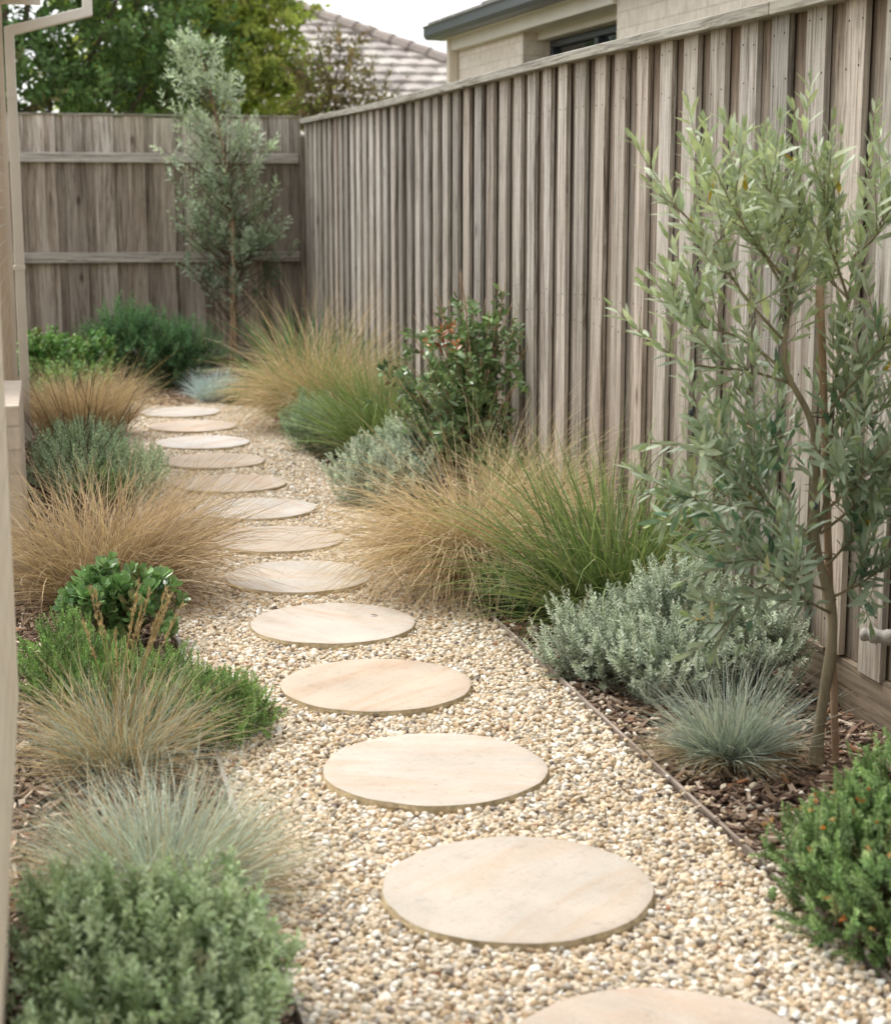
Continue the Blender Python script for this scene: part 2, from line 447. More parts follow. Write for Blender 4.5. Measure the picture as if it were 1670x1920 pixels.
def render_mat():
    m, nt, out = new_mat('pale_bagged_render'); N = NT(nt)
    tc = N.n('ShaderNodeTexCoord')
    v = N.mapping(tc.outputs['Object'], (1, 1, 0.3))
    a = N.noise(v, 9, 5, 0.6); b = N.noise(v, 60, 5, 0.65)
    c = N.mix(N.ramp(a, (0.3, 0.0), (0.7, 1.0)), hexlin('#e8dcca'), hexlin('#f0e6d8'))
    c = N.mix(1.0, c, N.ramp(b, (0.3, 0.88), (0.7, 1.06)), 'MULTIPLY')
    bsdf(N, out, c, 0.9, 0.15, N.bump(b, 0.5, 0.004))
    return m
M['render'] = render_mat()

def stone_mat():
    m, nt, out = new_mat('sandstone'); N = NT(nt)
    oi = N.n('ShaderNodeObjectInfo'); tc = N.n('ShaderNodeTexCoord')
    ro = N.n('ShaderNodeCombineXYZ'); N.l(N.math('MULTIPLY', oi.outputs['Random'], 6.28), ro.inputs[2])
    mp = N.n('ShaderNodeMapping'); N.l(tc.outputs['Object'], mp.inputs[0]); N.l(ro.outputs[0], mp.inputs['Rotation'])
    lo = N.n('ShaderNodeCombineXYZ')
    for i in range(3): N.l(N.math('MULTIPLY', oi.outputs['Random'], 19.0 + i * 7), lo.inputs[i])
    N.l(lo.outputs[0], mp.inputs['Location'])
    v = mp.outputs[0]
    vb = N.mapping(v, (1.0, 5.5, 1.0))
    band = N.noise(vb, 1.5, 4, 0.55, 1.5)
    band2 = N.noise(vb, 5.0, 4, 0.6, 0.9)
    fine = N.noise(v, 160, 5, 0.7)
    blot = N.noise(v, 5, 3, 0.5)
    c = N.mix(N.ramp(band, (0.46, 0.0), (0.68, 0.55)), oi.outputs['Color'], N.mix(1.0, oi.outputs['Color'], hexlin('#f8e2d0'), 'MULTIPLY'))
    c = N.mix(N.math('MULTIPLY', N.ramp(band2, (0.56, 0.0), (0.72, 1.0)), 0.16), c, N.mix(1.0, oi.outputs['Color'], hexlin('#e2bd98'), 'MULTIPLY'))
    c = N.mix(1.0, c, N.ramp(blot, (0.3, 0.86), (0.7, 1.07)), 'MULTIPLY')
    pit = N.noise(v, 42, 6, 0.75)
    c = N.mix(1.0, c, N.ramp(pit, (0.30, 0.80), (0.45, 1.0)), 'MULTIPLY')
    c = N.mix(1.0, c, N.ramp(fine, (0.25, 0.88), (0.75, 1.08)), 'MULTIPLY')
    # a few dark iron specks
    vo = N.n('ShaderNodeTexVoronoi'); vo.inputs['Scale'].default_value = 9; N.l(v, vo.inputs['Vector'])
    c = N.mix(N.math('MULTIPLY', N.ramp(vo.outputs['Distance'], (0.018, 1.0), (0.035, 0.0)), 0.6), c, hexlin('#6b5b4c'))
    bsdf(N, out, c, 0.88, 0.2, N.bump(N.math('ADD', fine, N.math('MULTIPLY', blot, 2.0)), 0.16, 0.003))
    return m
M['stone'] = stone_mat()
M['stone_edge'] = plain_mat('split_sandstone_edge', hexlin('#b09f80'), 0.95, 0.1, 0.35, 45, 0.9, 90)

def instance_mat(name, rough=0.8, var=(0.8, 1.12), nscale=2.5):
    m, nt, out = new_mat(name); N = NT(nt)
    a = N.n('ShaderNodeAttribute', attribute_name='tint', attribute_type='INSTANCER')
    tc = N.n('ShaderNodeTexCoord')
    nz = N.noise(tc.outputs['Object'], nscale, 4, 0.6)
    c = N.mix(1.0, a.outputs['Color'], N.ramp(nz, (0.3, var[0]), (0.7, var[1])), 'MULTIPLY')
    bsdf(N, out, c, rough, 0.25, N.bump(nz, 0.25, 0.05))
    return m
M['pebble'] = instance_mat('river_pebble', 0.7)
M['chip'] = instance_mat('bark_chip', 0.9, (0.6, 1.2))

def soil_mat(name, a, b, scale=40):
    m, nt, out = new_mat(name); N = NT(nt)
    geo = N.n('ShaderNodeNewGeometry')
    n1 = N.noise(geo.outputs['Position'], scale, 6, 0.7); n2 = N.noise(geo.outputs['Position'], 3, 4)
    c = N.mix(N.ramp(n1, (0.35, 0.0), (0.68, 1.0)), a, b)
    c = N.mix(1.0, c, N.ramp(n2, (0.3, 0.8), (0.7, 1.15)), 'MULTIPLY')
    bsdf(N, out, c, 0.95, 0.1, N.bump(n1, 0.8, 0.01))
    return m
M['soil'] = soil_mat('dark_soil', hexlin('#3b3028'), hexlin('#665547'))
M['sand'] = soil_mat('gravel_bedding', hexlin('#7d6a50'), hexlin('#a8937a'), 70)
M['ground'] = soil_mat('grassy_ground', hexlin('#5a6238'), hexlin('#7f7f52'), 5)

def glass_mat():
    m, nt, out = new_mat('dark_window_glass'); N = NT(nt)
    bsdf(N, out, hexlin('#2b312f'), 0.04, 0.9)
    return m
M['glass'] = glass_mat()
M['tile'] = leaf_mat('grey_roof_tile', 0.85, 0.0, 0.15)

# ------------------------------------------------------------------ ground, path, beds
def sheet(name, x0, x1, y0, y1, z, mat, nx=1, ny=1, amp=0.0, seed=0):
    R = rnd(seed); B = Buf()
    xs = np.linspace(x0, x1, nx + 1); ys = np.linspace(y0, y1, ny + 1)
    gx, gy = np.meshgrid(xs, ys, indexing='ij')
    gz = np.full_like(gx, z) + (amp * (np.sin(gx * 9 + 1) * np.sin(gy * 7) + 0.5 * np.sin(gx * 23 + gy * 17)) if amp else 0)
    i, j = np.meshgrid(np.arange(nx), np.arange(ny), indexing='ij')
    a = (i * (ny + 1) + j).ravel(); b = a + ny + 1
    B.add(np.stack([gx, gy, gz], -1).reshape(-1, 3), np.ones(3), q=np.stack([a, b, b + 1, a + 1], -1))
    return tag(B.build(name, mat, smooth=True), kind='structure')

EX_R, EX_L = 1.335, 0.36        # inner faces of the two edging strips
sheet('ground', -150, 150, -60, 240, -0.075, M['ground'])
sheet('garden_bed', -0.9, 2.3, 0.9, 13.7, -0.020, M['soil'], 40, 120, 0.006, 1)
sheet('gravel_path', EX_L - 0.005, EX_R + 0.005, 1.0, 11.75, -0.010, M['sand'])

STONES = [  # x, y on the ground, colour
    (0.864, 2.215, '#baab9a'), (0.831, 2.926, '#b3ab9d'), (0.833, 3.637, '#bbb1a3'), (0.831, 4.348, '#b6a590'),
    (0.829, 5.052, '#bdb5a8'), (0.826, 5.745, '#bbb6ab'), (0.846, 6.435, '#b6aa9a'), (0.838, 7.125, '#bebbb2'),
    (0.806, 7.820, '#b6a896'), (0.800, 8.550, '#b5a592'), (0.806, 9.250, '#c4c2bd'), (0.812, 9.960, '#b6a797'), (0.790, 10.68, '#b9b5ad')]

def scatter_object(name, pts, rot, scl, idx, tint, mat, kind_shape, nvar, seed):
    """one 'stuff' object: pebbles or chips instanced on its points"""
    me = bpy.data.meshes.new(name); n = len(pts)
    me.vertices.add(n); me.vertices.foreach_set('co', pts.ravel().astype(np.float32))
    for nm, arr in (('rot', rot), ('scl', scl)):
        a = me.attributes.new(nm, 'FLOAT_VECTOR', 'POINT'); a.data.foreach_set('vector', arr.ravel().astype(np.float32))
    a = me.attributes.new('idx', 'INT', 'POINT'); a.data.foreach_set('value', idx.astype(np.int32))
    a = me.attributes.new('tint', 'FLOAT_COLOR', 'POINT')
    a.data.foreach_set('color', np.hstack([tint, np.ones((n, 1))]).ravel().astype(np.float32))
    me.update(); me.materials.append(mat)
    o = bpy.data.objects.new(name, me); COL.objects.link(o)
    g = bpy.data.node_groups.new(name + '_scatter', 'GeometryNodeTree')
    g.interface.new_socket('Geometry', in_out='INPUT', socket_type='NodeSocketGeometry')
    g.interface.new_socket('Geometry', in_out='OUTPUT', socket_type='NodeSocketGeometry')
    nd = g.nodes.new; lk = g.links.new
    gi = nd('NodeGroupInput'); go = nd('NodeGroupOutput')
    g2i = nd('GeometryNodeGeometryToInstance')
    for v in range(nvar):
        if kind_shape == 'pebble':
            s = nd('GeometryNodeMeshIcoSphere'); s.inputs['Radius'].default_value = 1.0; s.inputs['Subdivisions'].default_value = 3
        else:
            s = nd('GeometryNodeMeshCube'); s.inputs['Size'].default_value = (2, 2, 2)
            s.inputs['Vertices X'].default_value = 5; s.inputs['Vertices Y'].default_value = 3; s.inputs['Vertices Z'].default_value = 2
        sp = nd('GeometryNodeSetPosition')
        nz = nd('ShaderNodeTexNoise'); nz.noise_dimensions = '4D'
        nz.inputs['W'].default_value = v * 7.3 + seed; nz.inputs['Scale'].default_value = 0.75 if kind_shape == 'pebble' else 1.1
        nz.inputs['Detail'].default_value = 1.0
        pos = nd('GeometryNodeInputPosition'); lk(pos.outputs[0], nz.inputs['Vector'])
        su = nd('ShaderNodeVectorMath'); su.operation = 'SUBTRACT'; su.inputs[1].default_value = (0.5, 0.5, 0.5); lk(nz.outputs['Color'], su.inputs[0])
        sc = nd('ShaderNodeVectorMath'); sc.operation = 'SCALE'; sc.inputs['Scale'].default_value = 1.5 if kind_shape == 'pebble' else 1.3
        lk(su.outputs[0], sc.inputs[0]); lk(sc.outputs[0], sp.inputs['Offset'])
        lk(s.outputs['Mesh'], sp.inputs['Geometry'])
        last = sp.outputs[0]
        if kind_shape == 'pebble':
            sm = nd('GeometryNodeSetShadeSmooth'); lk(last, sm.inputs[0]); last = sm.outputs[0]
        mt = nd('GeometryNodeSetMaterial'); mt.inputs['Material'].default_value = mat
        lk(last, mt.inputs[0]); lk(mt.outputs[0], g2i.inputs[0])
    iop = nd('GeometryNodeInstanceOnPoints'); lk(gi.outputs[0], iop.inputs['Points']); lk(g2i.outputs[0], iop.inputs['Instance'])
    iop.inputs['Pick Instance'].default_value = True
    for nm, ty, sock in (('idx', 'INT', 'Instance Index'), ('rot', 'FLOAT_VECTOR', 'Rotation'), ('scl', 'FLOAT_VECTOR', 'Scale')):
        na = nd('GeometryNodeInputNamedAttribute'); na.data_type = ty; na.inputs['Name'].default_value = nm
        lk(na.outputs['Attribute'], iop.inputs[sock])
    lk(iop.outputs[0], go.inputs[0])
    md = o.modifiers.new('Scatter', 'NODES'); md.node_group = g
    return tag(o, kind='stuff')

def jgrid(R, x0, x1, y0, y1, cell, jit=0.5):
    xs = np.arange(x0, x1, cell); ys = np.arange(y0, y1, cell)
    gx, gy = np.meshgrid(xs, ys)
    p = np.stack([gx.ravel(), gy.ravel()], -1)
    return p + R.uniform(-jit, jit, p.shape) * cell

def build_gravel():
    R = rnd(11); P = []
    for k, (cell, z) in enumerate(((0.0122, -0.0065), (0.013, -0.0015), (0.021, 0.0030))):
        p = jgrid(R, EX_L, EX_R - 0.002, 1.25, 11.75, cell, 0.55)
        P.append(np.hstack([p, np.full((len(p), 1), z) + R.normal(0, 0.0015, (len(p), 1))]))
    # stray stones in the beds next to the edging and around the far end
    for x0, x1 in ((EX_L - 0.16, EX_L - 0.02), (EX_R + 0.02, EX_R + 0.3)):
        p = jgrid(R, x0, x1, 2, 11.5, 0.055, 0.7)
        P.append(np.hstack([p, np.full((len(p), 1), -0.008)]))
    p = jgrid(R, EX_R - 0.004, EX_R + 0.035, 2, 9, 0.034, 0.8); p = p[R.random(len(p)) < 0.55]
    P.append(np.hstack([p, np.full((len(p), 1), 0.011)]))          # spilled over the edging
    P = np.concatenate(P)
    keep = np.ones(len(P), bool)
    for x, y, c in STONES:
        keep &= (P[:, 0] - x) ** 2 + (P[:, 1] - y) ** 2 > (0.2585 + 0.002 * R.random(len(P))) ** 2
    # ragged far end of the path
    keep &= P[:, 1] < 11.3 + 0.35 * np.sin(P[:, 0] * 6) + R.random(len(P)) * 0.2
    P = P[keep]
    n = len(P)
    P[:, 2] += (P[:, 2] < 0.015) * 0.004 * np.sin(P[:, 0] * 13 + 2 * np.sin(P[:, 1] * 5)) * np.sin(P[:, 1] * 9)
    a = R.uniform(0.0050, 0.0098, n) * (1 + 0.25 * (R.random(n) < 0.08))
    scl = np.stack([a, a * R.uniform(0.62, 0.9, n), a * R.uniform(0.45, 0.7, n)], -1)
    rot = np.stack([R.normal(0, 0.4, n), R.normal(0, 0.4, n), R.random(n) * 6.28], -1)
    cols = pal('#d8c6a8', '#cfb893', '#e3d8c4', '#c2a67e', '#b0a594', '#ece5d8', '#d9c1a0', '#cbbba2', '#a68a66', '#8f857a', '#a8714a', '#6f5f50', k=1.04)
    w = np.array([20, 16, 16, 10, 8, 12, 14, 14, 4, 3, 0.35, 1.5]); w = w / w.sum()
    tint = cols[R.choice(len(cols), n, p=w)] * (1 + R.normal(0, 0.10, (n, 1)))
    tint = 0.82 * tint + 0.18 * tint.mean(axis=1, keepdims=True) * np.array([1.02, 1.0, 0.97])
    scatter_object('gravel', P, rot, scl, R.integers(0, 6, n), np.clip(tint, 0, 0.9), M['pebble'], 'pebble', 6, 3)

def build_mulch():
    R = rnd(12); P = []
    for (x0, x1, y0, y1, cell) in ((EX_R + 0.015, 2.0, 1.6, 6.5, 0.0165), (EX_R + 0.015, 2.0, 6.5, 13.3, 0.04),
                                   (-0.2, EX_L - 0.015, 1.6, 6.5, 0.0185), (-0.2, EX_L - 0.015, 6.5, 13.3, 0.04), (EX_L, EX_R, 11.2, 13.3, 0.03)):
        p = jgrid(R, x0, x1, y0, y1, cell, 0.6)
        P.append(np.hstack([p, np.full((len(p), 1), -0.012) + R.normal(0, 0.005, (len(p), 1))]))
    P = np.concatenate(P); n = len(P)
    a = R.uniform(0.009, 0.024, n)
    scl = np.stack([a, a * R.uniform(0.16, 0.34, n), R.uniform(0.0012, 0.003, n)], -1)
    rot = np.stack([R.normal(0, 0.3, n), R.normal(0, 0.3, n), R.random(n) * 6.28], -1)
    cols = pal('#6b5648', '#83705f', '#4d3d33', '#9c8a78', '#5c4a3e', '#b5a593', '#75604c', '#8a6248')
    w = np.array([18, 18, 14, 14, 14, 10, 14, 4.0]); w /= w.sum()
    tint = 1.25 * cols[R.choice(len(cols), n, p=w)] * (1 + R.normal(0, 0.15, (n, 1)))
    scatter_object('bark_mulch', P, rot, scl, R.integers(0, 4, n), np.clip(tint, 0, 0.9), M['chip'], 'chip', 4, 5)

build_gravel(); build_mulch()

# stepping stones: sawn round top, split edge
def stepping_stone(i, x, y, col, label):
    R = rnd(100 + i)
    o = thing('stepping_stone', (x, y, 0), label, 'stepping stone', 'round sandstone stepping stones along the gravel path')
    n = 120; th = np.arange(n) * 2 * pi / n
    wob = 0.2585 + 0.0020 * np.sin(2 * th + i) + 0.0012 * np.sin(5 * th + 2 * i) + 0.0008 * np.sin(11 * th + 5 * i) + R.normal(0, 0.0004, n)
    for c in R.integers(0, n, 5):                                   # small chips out of the rim
        wob -= R.uniform(0.001, 0.0035) * np.exp(-((np.arange(n) - c + n / 2) % n - n / 2) ** 2 / R.uniform(1.5, 9))
    T = Buf(); zt = 0.0175
    rings = [(0.0, zt + 0.0004), (0.5, zt + 0.0004), (0.9, zt), (0.985, zt), (0.997, zt - 0.0012)]
    V = [np.array([[0, 0, zt + 0.0005]])]
    for f, z in rings[1:]:
        V.append(np.stack([wob * f * np.cos(th), wob * f * np.sin(th), np.full(n, z)], -1))
    V = np.concatenate(V)
    k = np.arange(n); k2 = (k + 1) % n
    tri = np.stack([np.zeros(n, int), 1 + k, 1 + k2], -1)
    q = []
    for r in range(len(rings) - 2):
        a = 1 + r * n
        q.append(np.stack([a + k, a + n + k, a + n + k2, a + k2], -1))
    T.add(V, np.ones(3), t=tri, q=np.concatenate(q))
    top = T.build('top', M['stone'], o, smooth=True); top.color = (*((0.6 * hexlin(col, 1.08) + 0.4 * hexlin('#bbb09f', 1.08)) * np.array([1.0, 1.0, 1.03])), 1)
    E = Buf(); lev = 5; pts = []
    for j in range(lev):
        z = zt - 0.0014 - j / (lev - 1) * 0.036
        bul = (0.0010 + 0.0028 * math.sin(pi * min(1, (j + 0.6) / lev)))
        chip = np.interp(np.arange(n), np.arange(0, n + 4, 4), np.append(R.normal(0, 0.0016, n // 4), 0))
        pts.append(np.stack([(wob * 0.996 + (bul + chip) * (j > 0)) * np.cos(th), (wob * 0.996 + (bul + chip) * (j > 0)) * np.sin(th), np.full(n, z) + R.normal(0, 0.0006, n) * (j > 0)], -1))
    q = [np.stack([j * n + k, (j + 1) * n + k, (j + 1) * n + k2, j * n + k2], -1) for j in range(lev - 1)]
    E.add(np.concatenate(pts), np.ones(3), q=np.concatenate(q))
    E.build('edge', M['stone_edge'], o, smooth=False)

STONE_LABELS = [
    'pinkish tan stepping stone cut off by the bottom of the picture, nearest of all',
    'large grey-beige stepping stone between the orange-flecked bush and the sage bush, second nearest',
    'cream and pink banded stepping stone beside the blue tuft on the right, third nearest',
    'warm pinkish tan stepping stone beside the big silver shrub, fourth nearest',
    'pale cream stepping stone with a dark curled leaf on it, fifth nearest',
    'smooth off-white stepping stone at the edge of the bending tan grass, sixth nearest',
    'beige stepping stone under the long tips of the left brown grass, seventh nearest',
    'pale grey-white stepping stone level with the front of the small silver bush, eighth nearest',
    'tan-pink stepping stone level with the middle of the small silver bush, ninth nearest',
    'tan stepping stone beside the grey-green shrub on the left, tenth nearest',
    'whitest stepping stone, between two tan ones at the far part of the path',
    'pinkish stepping stone just behind the whitest one, second from the far end',
    'farthest stepping stone, pale and half hidden by dry grass before the dark bush']
for i, (x, y, c) in enumerate(STONES): stepping_stone(i, x, y, c, STONE_LABELS[i])

# edging strips
def edging(name, x, pieces, label, tint, w):
    o = thing(name, (x, 0, 0), label, 'garden edging')
    R = rnd(int(abs(x) * 100))
    for (y0, y1, dx0, dx1) in pieces:
        B = Buf(); n = 24; ys = np.linspace(y0, y1, n)
        wob = np.linspace(dx0, dx1, n) + 0.003 * np.sin(ys * 2.3 + x) + R.normal(0, 0.0006, n)
        zz = 0.008 + 0.004 * np.sin(ys * 1.7)
        V = np.concatenate([np.stack([wob - w / 2, ys, np.full(n, -0.07)], -1), np.stack([wob - w / 2, ys, zz], -1),
                            np.stack([wob + w / 2, ys, zz + 0.001], -1), np.stack([wob + w / 2, ys, np.full(n, -0.07)], -1)])
        k = np.arange(n - 1)
        q = np.concatenate([np.stack([a * n + k, a * n + k + 1, b * n + k + 1, b * n + k], -1) for a, b in ((0, 1), (1, 2), (2, 3))])
        caps = np.array([[0, n, 2 * n, 3 * n], [n - 1, 4 * n - 1, 3 * n - 1, 2 * n - 1]])
        B.add(V, np.append(hexlin(tint) * R.uniform(0.92, 1.08), R.random()), q=q, c=caps)
        B.build('edging_board', M['edging'], o)

edging('garden_edging', EX_R + 0.008, [(1.6, 2.905, 0.004, 0.004), (2.912, 5.1, 0.008, 0.0), (5.11, 7.6, 0, 0.002)],
       'thin weathered timber edging strip between the gravel and the bed on the right', '#a3968a', 0.008)
edging('garden_edging', EX_L - 0.008, [(1.5, 2.75, 0.012, 0.006), (2.76, 5.0, 0.0, -0.004), (5.01, 7.4, -0.004, 0.0)],
       'thin grey edging strip along the left bed beside the sage bush', '#b9b2a8', 0.010)

# ------------------------------------------------------------------ the fences
FY = np.array([1.2, 4.5, 6.75, 10.0, 13.45]); FZ = np.array([1.828, 1.858, 1.886, 1.911, 1.968])
ztop = lambda y: float(np.interp(y, FY, FZ))

def board(B, x0, x1, y0, y1, z0, z1, tint, rid, grad, lean=0.0):
    """vertical board with colour levels: grad = [(height fraction, multiplier rgb)]"""
    lev = [g[0] for g in grad]
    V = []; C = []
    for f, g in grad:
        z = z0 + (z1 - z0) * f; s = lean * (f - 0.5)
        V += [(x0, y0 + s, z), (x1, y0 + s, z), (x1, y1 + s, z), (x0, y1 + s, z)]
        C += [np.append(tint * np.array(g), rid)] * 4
    m = len(lev); F = []
    for k in range(m - 1):
        a = 4 * k
        for i in range(4):
            j = (i + 1) % 4
            F.append((a + i, a + j, a + 4 + j, a + 4 + i))
    F.append((0, 3, 2, 1)); F.append((4 * m - 4, 4 * m - 3, 4 * m - 2, 4 * m - 1))
    B.add(V, np.array(C), q=F)

def right_fence():
    R = rnd(21)
    o = thing('paling_fence', (2.03, 7.5, 0), 'long tall weathered grey paling fence with capping along the right side', 'fence')
    F, Bk = Buf(), Buf()
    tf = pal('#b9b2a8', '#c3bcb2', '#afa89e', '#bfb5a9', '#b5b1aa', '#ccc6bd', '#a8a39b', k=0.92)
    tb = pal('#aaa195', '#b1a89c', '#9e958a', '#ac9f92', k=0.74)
    g0 = 3.978; per = 0.2255
    for k in range(-12, 43):
        y = g0 + per * k
        if y > 13.33 or y < 1.3: continue
        w = 0.118 + R.normal(0, 0.004)
        t = tf[R.integers(len(tf))] * (1 + R.normal(0, 0.10)); dx = R.normal(0, 0.0018)
        yy = y - 7.5
        zt = ztop(y + w) - 0.038
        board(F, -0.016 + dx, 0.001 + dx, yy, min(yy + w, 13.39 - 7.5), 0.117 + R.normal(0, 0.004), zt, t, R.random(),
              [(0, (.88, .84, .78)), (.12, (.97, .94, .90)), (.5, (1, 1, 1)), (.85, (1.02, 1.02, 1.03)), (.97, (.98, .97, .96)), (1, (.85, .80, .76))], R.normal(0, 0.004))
        if y > 2 and y < 9.0:
            for zz in (zt - 0.05, zt - 0.175, 0.95, 0.86, 0.27, 0.2):
                for yo in (0.022, w - 0.022):
                    c = np.array([-0.0166 + dx, yy + yo + R.normal(0, 0.006), zz + R.normal(0, 0.008)])
                    th = np.arange(6) * pi / 3; r = 0.0034
                    V = np.stack([np.full(6, c[0]), c[1] + r * np.cos(th), c[2] + r * np.sin(th)], -1)
                    F.add(np.vstack([V, V + [0.004, 0, 0]]), np.append(hexlin('#3a2f28'), 0.5),
                           q=[(i, (i + 1) % 6, 6 + (i + 1) % 6, 6 + i) for i in range(6)] + [(0, 1, 2, 3), (0, 3, 4, 5)])
        tb_ = tb[R.integers(len(tb))] * (1 + R.normal(0, 0.08))
        y2 = yy + w - 0.045
        st = R.uniform(0.55, 0.9)
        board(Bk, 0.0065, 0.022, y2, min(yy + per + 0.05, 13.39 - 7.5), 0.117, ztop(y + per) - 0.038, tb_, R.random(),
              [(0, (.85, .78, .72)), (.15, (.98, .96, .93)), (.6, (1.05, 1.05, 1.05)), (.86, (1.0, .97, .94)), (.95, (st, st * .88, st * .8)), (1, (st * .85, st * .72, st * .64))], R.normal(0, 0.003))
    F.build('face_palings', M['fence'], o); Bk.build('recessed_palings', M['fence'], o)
    # capping in lengths
    js = [1.3, 4.50, 6.73, 10.0, 13.42]
    for a, b in zip(js[:-1], js[1:]):
        C = Buf(); za, zb = ztop(a), ztop(b); d = R.normal(0, 0.002)
        C.box(-0.048 + d, 0.055 + d, a - 7.5 + 0.002, b - 7.5 - 0.002, za - 0.038, zb - 0.038,
              np.append(hexlin('#aaa69b') * R.uniform(.95, 1.06), R.random()), top=(za, zb))
        v = C.v[0]; v[[0, 1], 2] = za - 0.038; v[[2, 3], 2] = zb - 0.038
        bevel(C.build('capping', M['fence_y'], o), 0.003, 1)
    P = Buf()
    for a, b in ((1.3, 4.6), (4.603, 8.8), (8.803, 13.39)):
        P.box(-0.010, 0.03, a - 7.5, b - 7.5, -0.06, 0.1145, np.append(hexlin('#8a7c6a') * R.uniform(.93, 1.07), R.random()))
    bevel(P.build('plinth_board', M['fence_y'], o), 0.003, 1)

def back_fence():
    R = rnd(22)
    o = thing('paling_fence', (0.5, 13.4, 0), 'brownish paling fence with exposed horizontal rails across the back, behind the olive tree', 'fence')
    B = Buf()
    tf = pal('#a59a8e', '#aaa197', '#999087', '#a0968b', '#aea69d', k=1.2)
    x = -1.9; k = 0
    while x < 1.46:
        w = 0.150 + R.normal(0, 0.005); t = tf[R.integers(len(tf))] * (1 + R.normal(0, 0.05))
        zt = 1.975 + R.normal(0, 0.004)
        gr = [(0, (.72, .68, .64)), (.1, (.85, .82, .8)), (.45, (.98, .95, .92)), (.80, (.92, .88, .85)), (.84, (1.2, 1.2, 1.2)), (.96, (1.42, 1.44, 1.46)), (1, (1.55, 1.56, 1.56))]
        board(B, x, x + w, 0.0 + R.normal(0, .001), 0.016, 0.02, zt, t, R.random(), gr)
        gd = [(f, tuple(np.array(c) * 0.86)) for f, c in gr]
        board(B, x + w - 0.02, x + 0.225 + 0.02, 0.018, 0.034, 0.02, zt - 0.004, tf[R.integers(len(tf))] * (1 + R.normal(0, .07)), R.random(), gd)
        x += 0.225
    B.build('palings', M['fence'], o)
    for z0, z1, c in ((1.625, 1.70, '#c9c2b9'), (0.865, 0.945, '#bdb5ac'), (0.10, 0.18, '#9d9388')):
        r = Buf(); r.box(-1.9, 1.47, -0.048, -0.002, z0, z1, np.append(hexlin(c), R.random()))
        bevel(r.build('rail', M['fence_x'], o), 0.004, 1)
    p = Buf(); p.box(1.475, 1.512, -0.10, 0.03, 0, 1.83, np.append(hexlin('#968b80'), 0.3))
    bevel(p.build('corner_post', M['fence'], o), 0.004, 1)
    c = Buf(); c.box(-1.9, 1.50, -0.012, 0.045, 1.979, 1.992, np.append(hexlin('#b3aca0'), 0.7))
    c.build('capping', M['fence_x'], o)

right_fence(); back_fence()

# small grey tap fitting on the right-hand fence
def tap_fitting():
    o = thing('hose_fitting', (2.016, 3.62, 0.254), 'small ribbed grey pipe fitting sticking out of the right fence near its bottom', 'pipe fitting')
    prof = [(0, .012), (.004, .0165), (.012, .0175), (.016, .015), (.022, .015), (.026, .019), (.034, .0195), (.040, .017), (.055, .0165), (.06, .020), (.075, .020), (.08, .0165), (.13, .016)]
    B = Buf(); n = 20; th = np.arange(n) * 2 * pi / n
    ax = np.array([-0.80, 0.60, 0.03]); ax /= np.linalg.norm(ax); u = np.cross(ax, [0, 0, 1]); u /= np.linalg.norm(u); v = np.cross(ax, u)
    tip = ax * 0.115
    V = [tip + ax * 0.001]
    for l, r in prof: V += list(tip - ax * l + r * (np.cos(th)[:, None] * u + np.sin(th)[:, None] * v) * (1 + 0.05 * np.sin(th * 10)[:, None]))
    k = np.arange(n); k2 = (k + 1) % n
    q = np.concatenate([np.stack([1 + a * n + k, 1 + a * n + k2, 1 + (a + 1) * n + k2, 1 + (a + 1) * n + k], -1) for a in range(len(prof) - 1)])
    B.add(np.array(V), np.ones(3), t=np.stack([np.zeros(n, int), 1 + k2, 1 + k], -1), q=q)
    B.build('pipe_nozzle', M['grey_metal'], o, smooth=True)
    w = Buf(); w.box(-0.004, 0.0, -0.03, 0.03, -0.03, 0.03)
    bevel(w.build('wall_plate', M['grey_metal'], o), 0.002)
tap_fitting()

